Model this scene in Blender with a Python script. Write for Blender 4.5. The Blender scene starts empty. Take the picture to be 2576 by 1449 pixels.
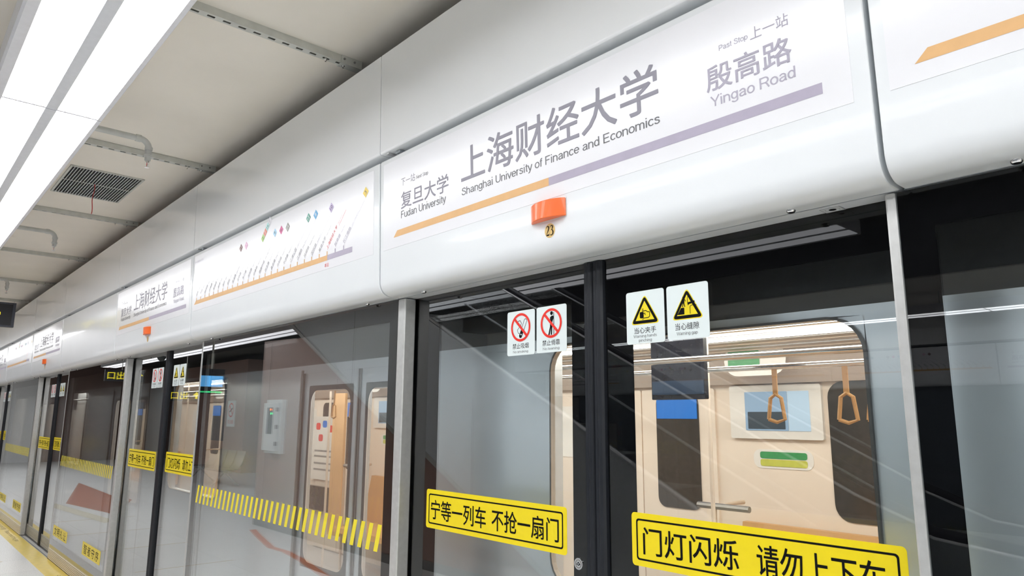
import bpy, math, random
from mathutils import Matrix, Vector
random.seed(7)
sc = bpy.context.scene
COL = sc.collection
PI = math.pi

# ------------------------------------------------------------------ camera
CAM = Vector((0.0, -1.85, 1.68))
RIGHT = Vector((0.66478786, 0.74700555, 0.0063094))
DOWN = Vector((-0.13027643, 0.12424607, -0.98366202))
FWD = Vector((-0.73558491, 0.6531046, 0.1799145))
cd = bpy.data.cameras.new('camera')
cd.sensor_fit = 'HORIZONTAL'
cd.sensor_width = 36.0
cd.lens = 1783.7694 / 2576 * 36.0
cd.clip_start = 0.02
cam = bpy.data.objects.new('camera', cd)
COL.objects.link(cam)
mw = Matrix((RIGHT, -DOWN, -FWD)).transposed().to_4x4()
mw.translation = CAM
cam.matrix_world = mw
sc.camera = cam

# ------------------------------------------------------------------ world, exposure
w = bpy.data.worlds.new('world')
sc.world = w
w.use_nodes = True
w.node_tree.nodes['Background'].inputs[0].default_value = (0.02, 0.022, 0.025, 1)
w.node_tree.nodes['Background'].inputs[1].default_value = 0.2
vs = sc.view_settings
vs.view_transform = 'Standard'
vs.look = 'None'
vs.gamma = 1.0
vs.use_curve_mapping = False
vs.exposure = 0.0
sc.cycles.max_bounces = 12
sc.cycles.diffuse_bounces = 8
sc.cycles.glossy_bounces = 5
sc.cycles.transparent_max_bounces = 24
sc.cycles.caustics_reflective = False
sc.cycles.caustics_refractive = False

LAMP = 9.4          # radiance of the platform luminaires
TRAIN_LAMP = 12.0    # radiance of the light lines in the train

# ------------------------------------------------------------------ materials
MATS = {}
def mat(name, col, rough=0.5, metal=0.0, spec=0.5, coat=0.0, noise=0.0, nscale=30.0, bump=0.0):
    if name in MATS:
        return MATS[name]
    m = bpy.data.materials.new(name)
    m.use_nodes = True
    nt = m.node_tree
    b = nt.nodes['Principled BSDF']
    c = (col[0], col[1], col[2], 1)
    b.inputs['Base Color'].default_value = c
    b.inputs['Roughness'].default_value = rough
    b.inputs['Metallic'].default_value = metal
    b.inputs['Specular IOR Level'].default_value = spec
    b.inputs['Coat Weight'].default_value = coat
    b.inputs['Coat Roughness'].default_value = 0.04
    if noise or bump:
        tc = nt.nodes.new('ShaderNodeTexCoord')
        n = nt.nodes.new('ShaderNodeTexNoise')
        n.inputs['Scale'].default_value = nscale
        n.inputs['Detail'].default_value = 4
        nt.links.new(tc.outputs['Object'], n.inputs['Vector'])
        if noise:
            r = nt.nodes.new('ShaderNodeValToRGB')
            r.color_ramp.elements[0].position = 0.3
            r.color_ramp.elements[1].position = 0.7
            r.color_ramp.elements[0].color = tuple(x * (1 - noise) for x in col) + (1,)
            r.color_ramp.elements[1].color = tuple(min(1, x * (1 + noise)) for x in col) + (1,)
            nt.links.new(n.outputs['Fac'], r.inputs['Fac'])
            nt.links.new(r.outputs['Color'], b.inputs['Base Color'])
        if bump:
            bp = nt.nodes.new('ShaderNodeBump')
            bp.inputs['Strength'].default_value = bump
            bp.inputs['Distance'].default_value = 0.002
            nt.links.new(n.outputs['Fac'], bp.inputs['Height'])
            nt.links.new(bp.outputs['Normal'], b.inputs['Normal'])
    MATS[name] = m
    return m

def emit(name, col, strength):
    if name in MATS:
        return MATS[name]
    m = bpy.data.materials.new(name)
    m.use_nodes = True
    nt = m.node_tree
    b = nt.nodes['Principled BSDF']
    b.inputs['Base Color'].default_value = (col[0] * .3, col[1] * .3, col[2] * .3, 1)
    b.inputs['Emission Color'].default_value = (col[0], col[1], col[2], 1)
    b.inputs['Emission Strength'].default_value = strength
    b.inputs['Roughness'].default_value = 0.4
    MATS[name] = m
    return m

def glass(name, tint=(0.94, 0.965, 0.97), f0=0.045, rough=0.0, power=2.9):
    if name in MATS:
        return MATS[name]
    m = bpy.data.materials.new(name)
    m.use_nodes = True
    nt = m.node_tree
    nt.nodes.clear()
    out = nt.nodes.new('ShaderNodeOutputMaterial')
    mix = nt.nodes.new('ShaderNodeMixShader')
    tr = nt.nodes.new('ShaderNodeBsdfTransparent')
    gl = nt.nodes.new('ShaderNodeBsdfGlossy')
    lw = nt.nodes.new('ShaderNodeLayerWeight')
    pw = nt.nodes.new('ShaderNodeMath')
    ma = nt.nodes.new('ShaderNodeMath')
    lw.inputs['Blend'].default_value = 0.5
    tr.inputs['Color'].default_value = tint + (1,)
    gl.inputs['Color'].default_value = (1, 1, 1, 1)
    gl.inputs['Roughness'].default_value = rough
    pw.operation = 'POWER'
    pw.inputs[1].default_value = power
    ma.operation = 'MULTIPLY_ADD'
    ma.inputs[1].default_value = 1 - f0
    ma.inputs[2].default_value = f0
    nt.links.new(lw.outputs['Facing'], pw.inputs[0])
    nt.links.new(pw.outputs[0], ma.inputs[0])
    nt.links.new(ma.outputs[0], mix.inputs['Fac'])
    nt.links.new(tr.outputs[0], mix.inputs[1])
    nt.links.new(gl.outputs[0], mix.inputs[2])
    nt.links.new(mix.outputs[0], out.inputs['Surface'])
    MATS[name] = m
    return m

WHITE = mat('white enamel panel', (.775, .80, .82), .26, coat=.22, noise=.012, nscale=3)
FASCIA = mat('white fascia enamel', (.84, .855, .865), .18, coat=.3, noise=.012, nscale=2)
PAPER = mat('sign sheet white', (.81, .81, .84), .22, coat=.1, noise=.01, nscale=8)
GAPM = mat('grey joint metal', (.33, .35, .37), .4, metal=.4, noise=.05)
STEEL = mat('brushed steel', (.60, .60, .59), .38, metal=.55, noise=.05, nscale=40)
STEELD = mat('dark brushed steel', (.30, .29, .28), .38, metal=.7, noise=.08, nscale=40)
BLACK = mat('black ceramic print', (.003, .003, .0035), .9, spec=0.0, noise=.2)
RUBBER = mat('black rubber', (.016, .018, .023), .36, spec=.35, noise=.1)
GLASS = glass('clear screen glass')
TGLASS = glass('train window glass', (.86, .88, .88), .05, power=5.0)
CEIL = mat('painted ceiling', (.88, .835, .755), .85, noise=.035, nscale=1.6, bump=.05)
GALV = mat('painted channel steel', (.60, .61, .57), .5, metal=.15, noise=.06, nscale=18)
PIPE = mat('grey painted pipe', (.56, .57, .55), .45, noise=.06, nscale=14)
DARK = mat('painted void shade', (.012, .012, .014), .8, noise=.3)
CHROME = mat('chrome', (.8, .8, .8), .12, metal=1.0, noise=.02)
ORANGE = mat('orange lamp cover', (.93, .16, .025), .3, coat=.3, noise=.03)
GOLD = mat('gold sticker', (.62, .43, .16), .35, metal=.3, noise=.08, nscale=60)
INK = mat('black ink', (.006, .006, .007), .6, spec=.08, noise=.1)
INKV = mat('violet grey glare ink', (.26, .25, .30), .4, noise=.03)  # lilac tone includes the glare of the glossy sign sheet
INKM = mat('mid grey ink', (.30, .30, .31), .4, noise=.03)
INKG = mat('grey ink', (.13, .13, .14), .4, noise=.03)
INKL = mat('light violet glare ink', (.40, .375, .46), .4, noise=.03)  # paler lettering tone, sheet glare mixed into the ink colour
BARO = mat('orange line ink', (.72, .42, .17), .4, noise=.03)
BARP = mat('violet line ink', (.41, .37, .47), .4, noise=.03)
REDINK = mat('red ink', (.75, .08, .08), .4, noise=.03)
STICK = mat('sticker white', (.76, .83, .83), .3, noise=.01)
YEL = mat('yellow sticker', (.86, .68, .005), .35, noise=.02)
YELS = mat('yellow stripe film', (.84, .70, .03), .4, noise=.02)
RED = mat('prohibition red', (.80, .025, .012), .35, noise=.02)
SIGNB = mat('black sign case', (.018, .019, .024), .35, noise=.1)
SIGNF = mat('dark sign rim', (.05, .055, .075), .4, noise=.05)
ARROW = emit('lit yellow', (1.0, .86, .03), 1.1)
RIBBON = mat('red ribbon', (.62, .03, .03), .6, noise=.1)
BROWN = mat('brown wall panel', (.37, .24, .20), .3, coat=.15, noise=.04, nscale=4)
BROWND = mat('dark brown wall panel', (.20, .13, .11), .3, noise=.05, nscale=4)
BRONZE = mat('bronze kick plate', (.60, .52, .40), .35, metal=.5, noise=.05, nscale=30)
KICK = mat('steel kick plate', (.42, .40, .36), .35, metal=.5, noise=.05, nscale=30)
LAMPB = mat('luminaire housing', (.84, .84, .89), .45, noise=.02)
LAMPS = mat('luminaire gap strip', (.82, .84, .90), .45, noise=.02)
LIGHT = emit('luminaire diffuser', (.975, .985, 1.0), LAMP)
TRAINX = mat('train body metal', (.80, .83, .86), .26, metal=.6, noise=.03, nscale=5)
TRAIND = mat('train door edge', (.20, .185, .175), .35, metal=.3, noise=.05)
SEAL = mat('window rubber', (.07, .065, .06), .5, noise=.1)
CREAM = mat('train interior cream', (.82, .725, .625), .45, noise=.02, nscale=6)
CREAMD = mat('train interior trim', (.62, .50, .38), .45, noise=.03)
TAN = mat('tan seat', (.60, .34, .14), .45, noise=.04)
TCEIL = mat('train ceiling', (.58, .51, .45), .45, noise=.03)
TLIGHT = emit('train light line', (1.0, .92, .82), TRAIN_LAMP)
TWIN = mat('dark train window', (.05, .042, .035), .12, noise=.1)
TSCREEN = mat('dark map screen', (.012, .014, .024), .25, noise=.2)
BLUE = emit('blue print with added glow', (.015, .20, .68), .8)  # printed blue given a glow of its own, though it is no lamp
SCREEN = emit('screen picture', (.36, .50, .66), .75)
SCREENL = emit('screen side bar', (.60, .75, .88), .8)
SCREEND = emit('screen dark picture', (.06, .08, .10), .6)
PALE = mat('pale print', (.80, .79, .76), .4, noise=.02)
GREEN = mat('green print', (.05, .30, .10), .4, noise=.1)
LIME = mat('lime print', (.55, .58, .10), .4, noise=.1)
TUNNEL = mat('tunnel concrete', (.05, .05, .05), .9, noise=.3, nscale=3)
CAB = mat('white cabinet', (.74, .78, .79), .35, noise=.02)
SMOKE = mat('smoked window', (.06, .075, .08), .1, noise=.1)
LEDR = emit('red led', (1, .2, .03), 4)
LEDG = emit('green led', (.03, 1, .3), 3)
NAVY = mat('navy banner', (.025, .05, .10), .45, noise=.1)
TV = emit('blue screen', (.10, .38, .75), 1.6)
TVG = emit('green screen line', (.05, .75, .25), 1.3)
FLOORR = mat('red floor film', (.42, .16, .10), .45, noise=.15, nscale=25)
FLOORO = mat('orange floor film', (.72, .20, .06), .4, noise=.1, nscale=25)
FLOORY = mat('yellow floor band', (.93, .71, .14), .35, noise=.06, nscale=20)
FLOORC = mat('cream floor film', (.68, .64, .52), .45, noise=.1, nscale=25)
BRASS = mat('brass strip', (.60, .44, .22), .35, metal=.6, noise=.05)
SILL = mat('threshold steel', (.62, .62, .61), .5, metal=.2, noise=.1, nscale=60)
ESC = mat('escalator cladding', (.60, .63, .66), .35, metal=.1, noise=.05)
SEATM = mat('steel seat', (.26, .23, .22), .25, metal=.7, noise=.05)
OPPG = mat('far screen glass', (.10, .13, .15), .1, noise=.1)

def granite():
    m = bpy.data.materials.new('speckled granite floor')
    m.use_nodes = True
    nt = m.node_tree
    b = nt.nodes['Principled BSDF']
    tc = nt.nodes.new('ShaderNodeTexCoord')
    n = nt.nodes.new('ShaderNodeTexNoise')
    n.inputs['Scale'].default_value = 90
    n.inputs['Detail'].default_value = 6
    r = nt.nodes.new('ShaderNodeValToRGB')
    r.color_ramp.elements[0].position = .36
    r.color_ramp.elements[0].color = (.74, .74, .735, 1)
    r.color_ramp.elements[1].position = .62
    r.color_ramp.elements[1].color = (.95, .95, .935, 1)
    br = nt.nodes.new('ShaderNodeTexBrick')
    br.offset = 0.0
    br.inputs['Scale'].default_value = 1.0
    br.inputs['Mortar Size'].default_value = .0025
    br.inputs['Brick Width'].default_value = .8
    br.inputs['Row Height'].default_value = .8
    br.inputs['Color1'].default_value = (1, 1, 1, 1)
    br.inputs['Color2'].default_value = (.95, .95, .95, 1)
    br.inputs['Mortar'].default_value = (.6, .6, .6, 1)
    mx = nt.nodes.new('ShaderNodeMixRGB')
    mx.blend_type = 'MULTIPLY'
    mx.inputs[0].default_value = 1
    nt.links.new(tc.outputs['Object'], n.inputs['Vector'])
    nt.links.new(tc.outputs['Object'], br.inputs['Vector'])
    nt.links.new(n.outputs['Fac'], r.inputs['Fac'])
    nt.links.new(r.outputs['Color'], mx.inputs[1])
    nt.links.new(br.outputs['Color'], mx.inputs[2])
    nt.links.new(mx.outputs[0], b.inputs['Base Color'])
    b.inputs['Roughness'].default_value = .32
    return m
GRANITE = granite()

# ------------------------------------------------------------------ mesh helpers
_text = {}
def text_geo(s):
    """flat mesh of a string, normalised to its ink box (0..1, 0..1)"""
    if s in _text:
        return _text[s]
    cu = bpy.data.curves.new('lettering', 'FONT')
    cu.body = s
    cu.resolution_u = 3
    cu.fill_mode = 'FRONT'
    ob = bpy.data.objects.new('lettering', cu)
    COL.objects.link(ob)
    dg = bpy.context.evaluated_depsgraph_get()
    dg.update()
    me = ob.evaluated_get(dg).to_mesh()
    vs_ = [(v.co.x, v.co.y) for v in me.vertices]
    ps_ = [tuple(p.vertices) for p in me.polygons]
    ob.evaluated_get(dg).to_mesh_clear()
    bpy.data.objects.remove(ob)
    bpy.data.curves.remove(cu)
    x0 = min(v[0] for v in vs_); x1 = max(v[0] for v in vs_)
    y0 = min(v[1] for v in vs_); y1 = max(v[1] for v in vs_)
    asp = (x1 - x0) / max(1e-6, y1 - y0)
    vs_ = [((a - x0) / (x1 - x0), (b - y0) / max(1e-6, y1 - y0)) for a, b in vs_]
    _text[s] = (vs_, ps_, asp)
    return _text[s]

def rrect(x0, x1, z0, z1, r, n=5):
    pts = []
    for cx, cz, a0 in ((x1 - r, z1 - r, 0), (x0 + r, z1 - r, 90), (x0 + r, z0 + r, 180), (x1 - r, z0 + r, 270)):
        for i in range(n + 1):
            a = math.radians(a0 + 90 * i / n)
            pts.append((cx + r * math.cos(a), cz + r * math.sin(a)))
    return pts

def circ(cx, cz, r, n=28, rz=None):
    rz = r if rz is None else rz
    return [(cx + r * math.cos(2 * PI * i / n), cz + rz * math.sin(2 * PI * i / n)) for i in range(n)]

def arc(cx, cz, rx, rz, a0, a1, n=9):
    return [(cx + rx * math.cos(math.radians(a0 + (a1 - a0) * i / n)), cz + rz * math.sin(math.radians(a0 + (a1 - a0) * i / n))) for i in range(n + 1)]
def _glyphs():
    X = .69
    o = arc(.28, .36, .215, .31, 0, 360, 18)
    g = {}
    g['o'] = (.56, [o])
    g['n'] = (.56, [[(.08, 0), (.08, .72)], arc(.27, .45, .19, .22, 175, 0) + [(.46, 0)]])
    g['h'] = (.56, [[(.08, 0), (.08, 1)], arc(.27, .45, .19, .22, 175, 0) + [(.46, 0)]])
    g['m'] = (.84, [[(.08, 0), (.08, .72)], arc(.245, .47, .165, .20, 175, 0) + [(.41, 0)], arc(.575, .47, .165, .20, 175, 0) + [(.74, 0)]])
    g['a'] = (.56, [arc(.27, .49, .17, .18, 165, 0) + [(.44, .14), (.46, .07), (.52, .05)], [(.44, .41), (.24, .375), (.12, .31), (.085, .20), (.13, .09), (.23, .05), (.34, .09), (.44, .20)]])
    g['d'] = (.56, [arc(.26, .36, .195, .31, 0, 360, 18), [(.46, 0), (.46, 1)]])
    g['g'] = (.56, [arc(.26, .38, .195, .29, 0, 360, 18), [(.46, .72), (.46, .0)] + arc(.27, -.05, .19, .17, 0, -165, 8)])
    g['p'] = (.56, [arc(.29, .36, .195, .31, 0, 360, 18), [(.08, -.28), (.08, .72)]])
    g['i'] = (.23, [[(.11, 0), (.11, .72)], [(.11, .89), (.11, 1.0)]])
    g['l'] = (.23, [[(.11, 0), (.11, 1)]])
    g['v'] = (.50, [[(.03, .72), (.25, .03), (.47, .72)]])
    g['x'] = (.50, [[(.04, .72), (.46, 0)], [(.46, .72), (.04, 0)]])
    g['y'] = (.50, [[(.03, .72), (.25, .04)], [(.47, .72), (.22, -.10), (.16, -.20), (.05, -.22)]])
    g['k'] = (.50, [[(.08, 0), (.08, 1)], [(.44, .72), (.08, .30)], [(.20, .43), (.47, 0)]])
    g['e'] = (.56, [[(.07, .37), (.49, .37)] + arc(.28, .36, .215, .31, 3, 325, 16)])
    g['c'] = (.50, [arc(.27, .36, .205, .31, 38, 322, 15)])
    g['r'] = (.34, [[(.08, 0), (.08, .72)], arc(.27, .43, .19, .24, 178, 85, 6)])
    g['s'] = (.50, [[(.42, .54), (.37, .63), (.25, .67), (.14, .64), (.095, .54), (.14, .44), (.27, .385), (.39, .32), (.425, .20), (.37, .09), (.25, .05), (.12, .09), (.07, .19)]])
    g['t'] = (.29, [[(.14, .92), (.14, .16), (.17, .07), (.25, .05)], [(.02, X), (.26, X)]])
    g['f'] = (.29, [[(.13, 0), (.13, .80), (.16, .90), (.22, .945), (.29, .945)], [(.02, X), (.27, X)]])
    g['u'] = (.56, [[(.08, .72), (.08, .27)] + arc(.27, .27, .19, .22, 180, 355), [(.46, .72), (.46, 0)]])
    g['w'] = (.72, [[(.03, .72), (.19, .03), (.36, .70), (.53, .03), (.69, .72)]])
    g['b'] = (.56, [arc(.29, .36, .195, .31, 0, 360, 18), [(.08, 0), (.08, 1)]])
    g['S'] = (.67, [[(.57, .72), (.52, .87), (.35, .95), (.18, .89), (.12, .75), (.18, .62), (.34, .54), (.52, .45), (.60, .29), (.53, .12), (.35, .05), (.16, .11), (.07, .29)]])
    g['U'] = (.72, [[(.10, 1), (.10, .36)] + arc(.36, .36, .26, .31, 180, 360, 10) + [(.62, 1)]])
    g['F'] = (.61, [[(.10, 0), (.10, 1)], [(.10, .95), (.57, .95)], [(.10, .52), (.50, .52)]])
    g['E'] = (.67, [[(.10, 0), (.10, 1)], [(.10, .95), (.60, .95)], [(.10, .52), (.56, .52)], [(.10, .05), (.62, .05)]])
    g['N'] = (.72, [[(.10, 0), (.10, .97), (.62, .03), (.62, 1)]])
    g['P'] = (.67, [[(.10, 0), (.10, 1)], [(.10, .95), (.38, .95)] + arc(.38, .70, .21, .25, 90, -90, 8) + [(.10, .45)]])
    g['R'] = (.72, [[(.10, 0), (.10, 1)], [(.10, .95), (.40, .95)] + arc(.40, .71, .21, .24, 90, -90, 8) + [(.10, .47)], [(.38, .47), (.50, .38), (.65, 0)]])
    g['Y'] = (.67, [[(.03, 1), (.33, .42), (.63, 1)], [(.33, .42), (.33, 0)]])
    g['W'] = (.94, [[(.03, 1), (.25, .04), (.47, .97), (.69, .04), (.91, 1)]])
    return g
GLYPH = _glyphs()

class MB:
    def __init__(s):
        s.v = []; s.f = []; s.m = []; s.mats = []
    def mi(s, m):
        if m not in s.mats:
            s.mats.append(m)
        return s.mats.index(m)
    def add(s, vs_, fs, m):
        o = len(s.v)
        k = s.mi(m)
        s.v += [tuple(p) for p in vs_]
        for f in fs:
            s.f.append(tuple(i + o for i in f)); s.m.append(k)
        return s
    def box(s, x0, x1, y0, y1, z0, z1, m):
        v = [(x, y, z) for x in (x0, x1) for y in (y0, y1) for z in (z0, z1)]
        return s.add(v, [(0, 1, 3, 2), (4, 6, 7, 5), (0, 4, 5, 1), (2, 3, 7, 6), (0, 2, 6, 4), (1, 5, 7, 3)], m)
    def loft(s, loops, m, caps=True, closed=True):
        n = len(loops[0])
        v = [p for l in loops for p in l]
        f = []
        for a in range(len(loops) - 1):
            for i in range(n if closed else n - 1):
                j = (i + 1) % n
                f.append((a * n + i, a * n + j, (a + 1) * n + j, (a + 1) * n + i))
        if caps:
            f.append(tuple(reversed(range(n))))
            f.append(tuple(range((len(loops) - 1) * n, len(loops) * n)))
        return s.add(v, f, m)
    def prism_x(s, yz, x0, x1, m):
        return s.loft([[(x0, y, z) for y, z in yz], [(x1, y, z) for y, z in yz]], m)
    def prism_y(s, xz, y0, y1, m):
        return s.loft([[(x, y0, z) for x, z in xz], [(x, y1, z) for x, z in xz]], m)
    def prism_z(s, xy, z0, z1, m):
        return s.loft([[(x, y, z0) for x, y in xy], [(x, y, z1) for x, y in xy]], m)
    def tube(s, path, r, m, n=10, rs=None):
        loops = []
        P = [Vector(p) for p in path]
        up = None
        for i, p in enumerate(P):
            t = (P[min(i + 1, len(P) - 1)] - P[max(i - 1, 0)]).normalized()
            if up is None:
                up = Vector((0, 0, 1)) if abs(t.z) < .9 else Vector((1, 0, 0))
            a = t.cross(up).normalized()
            b = a.cross(t).normalized()
            up = b
            rr = rs[i] if rs else r
            loops.append([tuple(p + a * (rr * math.cos(2 * PI * k / n)) + b * (rr * math.sin(2 * PI * k / n))) for k in range(n)])
        return s.loft(loops, m)
    def flat(s, pts, mp, m):
        return s.add([mp(*p) for p in pts], [tuple(range(len(pts)))], m)
    def slab(s, pts, mp0, mp1, m):
        return s.loft([[mp0(*p) for p in pts], [mp1(*p) for p in pts]], m)
    def ring(s, a, b, mp, m):
        n = len(a)
        return s.add([mp(*p) for p in a] + [mp(*p) for p in b], [(i, (i + 1) % n, n + (i + 1) % n, n + i) for i in range(n)], m)
    def line(s, pts, wd, mp, m):
        for (ax, az), (bx, bz) in zip(pts, pts[1:]):
            d = math.hypot(bx - ax, bz - az) or 1e-6
            nx, nz = -(bz - az) / d * wd / 2, (bx - ax) / d * wd / 2
            s.flat([(ax + nx, az + nz), (bx + nx, bz + nz), (bx - nx, bz - nz), (ax - nx, az - nz)], mp, m)
        return s
    def text(s, t, x0, x1, z0, z1, mp, m, bold=0.0):
        vs_, ps_, _ = text_geo(t)
        x0 += bold; x1 -= bold; z0 += bold; z1 -= bold
        for i, (du, dv) in enumerate([(-bold, -bold), (bold, -bold), (-bold, bold), (bold, bold)] if bold else [(0, 0)]):
            q = [mp(x0 + u * (x1 - x0) + du, z0 + v * (z1 - z0) + dv) for u, v in vs_]
            s.add([(a, b_ - .00015 * i, c) for a, b_, c in q], ps_, m)
        return s
    def text_at(s, t, x, z, h, ang, mp, m, sx=1.0):
        vs_, ps_, asp = text_geo(t)
        c, d = math.cos(ang), math.sin(ang)
        L = h * asp * sx
        s.add([mp(x + u * L * c - v * h * d, z + u * L * d + v * h * c) for u, v in vs_], ps_, m)
        return L
    def brush(s, pts, w, mp, m):
        L = []; R_ = []
        n = len(pts)
        for i in range(n):
            P0, P1, P2 = pts[max(0, i - 1)], pts[i], pts[min(n - 1, i + 1)]
            d1 = (P1[0] - P0[0], P1[1] - P0[1]); d2 = (P2[0] - P1[0], P2[1] - P1[1])
            l1 = math.hypot(*d1); l2 = math.hypot(*d2)
            if l1 < 1e-9: d1, l1 = d2, l2
            if l2 < 1e-9: d2, l2 = d1, l1
            n1 = (-d1[1] / l1, d1[0] / l1); n2 = (-d2[1] / l2, d2[0] / l2)
            q = (n1[0] + n2[0], n1[1] + n2[1]); ql = math.hypot(*q) or 1e-6
            q = (q[0] / ql, q[1] / ql)
            k = w / 2 / max(.35, q[0] * n1[0] + q[1] * n1[1])
            L.append((P1[0] + q[0] * k, P1[1] + q[1] * k)); R_.append((P1[0] - q[0] * k, P1[1] - q[1] * k))
        for i in range(n - 1):
            s.flat([L[i], L[i + 1], R_[i + 1], R_[i]], mp, m)
        return s
    def latin(s, t, x0, x1, base, cap, mp, m, wt=.105):
        """plain grotesque lettering drawn with even strokes, fitted from x0 to x1"""
        pen = 0; out = []
        for ch in t:
            if ch == ' ':
                pen += .28; continue
            adv, strokes = GLYPH[ch]
            for st in strokes:
                out.append([(pen + x, z) for x, z in st])
            pen += adv
        lo = min(x for st in out for x, z in st) - wt / 2; hi = max(x for st in out for x, z in st) + wt / 2
        k = (x1 - x0) / (hi - lo)
        # stroke outlines are laid out in letter space, then stretched to the line
        mq = lambda x, z: mp(x0 + (x - lo) * k, base + z * cap)
        for i, st in enumerate(out):
            lift = .00008 * (i % 3)
            s.brush(st, wt, lambda x, z: (lambda p: (p[0], p[1] - lift, p[2]))(mq(x, z)), m)
        return s
    def build(s, name, parent=None, smooth=None, bevel=0, loc=None):
        me = bpy.data.meshes.new(name)
        me.from_pydata(s.v, [], s.f)
        for m in s.mats:
            me.materials.append(m)
        me.polygons.foreach_set('material_index', s.m)
        me.update()
        if smooth:
            me.polygons.foreach_set('use_smooth', [True] * len(me.polygons))
            me.set_sharp_from_angle(angle=math.radians(smooth))
        o = bpy.data.objects.new(name, me)
        COL.objects.link(o)
        if parent is not None:
            o.parent = parent
        if loc is not None:
            o.location = loc
        if bevel:
            b = o.modifiers.new('bevel', 'BEVEL')
            b.width = bevel; b.segments = 2; b.limit_method = 'ANGLE'; b.angle_limit = math.radians(55)
        return o

def recalc(o):
    import bmesh
    bm = bmesh.new(); bm.from_mesh(o.data)
    bmesh.ops.recalc_face_normals(bm, faces=bm.faces)
    bm.to_mesh(o.data); bm.free()
    return o

def tag(o, label, cat, group=None):
    o['label'] = label; o['category'] = cat
    if group:
        o['group'] = group
    return o
def thing(name, label, cat, loc=(0, 0, 0), rz=0.0, group=None):
    o = bpy.data.objects.new(name, None)
    o.empty_display_size = .1
    COL.objects.link(o)
    o.location = loc; o.rotation_euler = (0, 0, rz)
    return tag(o, label, cat, group)
def struct(o):
    o['kind'] = 'structure'
    return o
def dup(root, loc, rz=0.0, label=None, group=None, skip=()):
    r = root.copy(); COL.objects.link(r)
    r.location = loc; r.rotation_euler = (0, 0, rz)
    if label: r['label'] = label
    if group: r['group'] = group
    for ch in list(root.children):
        if ch.name.split('.')[0] in skip:
            continue
        c = ch.copy(); COL.objects.link(c); c.parent = r
        for g in list(ch.children):
            if g.name.split('.')[0] in skip:
                continue
            d = g.copy(); COL.objects.link(d); d.parent = c
    return r

def pl(y):                                   # a vertical sheet facing the platform
    return lambda x, z: (x, y, z)
def fy(z):                                   # leaning front of the header cover
    return -.178 - .04 * (z - 2.33)
def face(off):
    return lambda x, z: (x, fy(z) - off, z)

# ------------------------------------------------------------------ bay geometry
P = 4.84                                     # door pitch
DX0, DX1 = -2.804, -.600                     # a door bay
FX0, FX1 = -5.440, -2.804                    # the fixed bay to its left
XL, XR = -31.0, 9.0                          # ends of the hall
YO = -11.3                                   # glass line of the far side
ZC = 3.58                                    # ceiling

# ------------------------------------------------------------------ shell
b = MB(); b.box(XL, XR, YO + .09, -.085, -.2, 0, GRANITE)
struct(b.build('floor'))
b = MB(); b.box(XL, XR, -2.62, .42, ZC, ZC + .2, CEIL); b.box(XL, XR, YO - .4, YO + 2.62, ZC, ZC + .2, CEIL)
struct(b.build('ceiling'))
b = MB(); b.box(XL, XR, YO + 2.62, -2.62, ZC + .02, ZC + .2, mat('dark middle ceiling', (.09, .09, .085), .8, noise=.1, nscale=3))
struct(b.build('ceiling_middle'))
b = MB(); b.box(XL - .2, XL, -2.7, 5, -1.3, ZC + .2, mat('pale end wall', (.84, .85, .86), .4, noise=.03, nscale=2)); b.box(XL - .2, XL, YO - 5, -2.7, -1.3, ZC + .2, BROWND)
struct(b.build('wall_left'))
b = MB(); b.box(XR, XR + .2, YO - 5, 5, -1.3, ZC + .2, mat('pale end wall', (.82, .82, .82), .5, noise=.03, nscale=2))
struct(b.build('wall_right'))
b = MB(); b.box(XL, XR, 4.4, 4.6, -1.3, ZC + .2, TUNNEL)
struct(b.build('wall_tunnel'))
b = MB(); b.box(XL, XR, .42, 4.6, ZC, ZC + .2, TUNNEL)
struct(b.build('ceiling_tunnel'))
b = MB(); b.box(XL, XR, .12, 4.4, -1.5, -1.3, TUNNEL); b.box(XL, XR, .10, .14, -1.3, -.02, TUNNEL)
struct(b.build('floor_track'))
# dark concrete beam the header hangs from
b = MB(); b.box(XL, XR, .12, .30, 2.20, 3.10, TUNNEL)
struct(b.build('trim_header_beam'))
b = MB(); b.box(XL, XR, -.135, -.125, 2.80, 2.95, GAPM)
struct(b.build('trim_joint_rail'))
b = MB(); b.box(XL, XR, -.085, .10, -.2, -.004, SILL)
for i in range(3):
    b.box(XL, XR, -.060 + i * .05, -.050 + i * .05, -.004, .0, STEELD)
struct(b.build('trim_threshold'))

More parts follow.
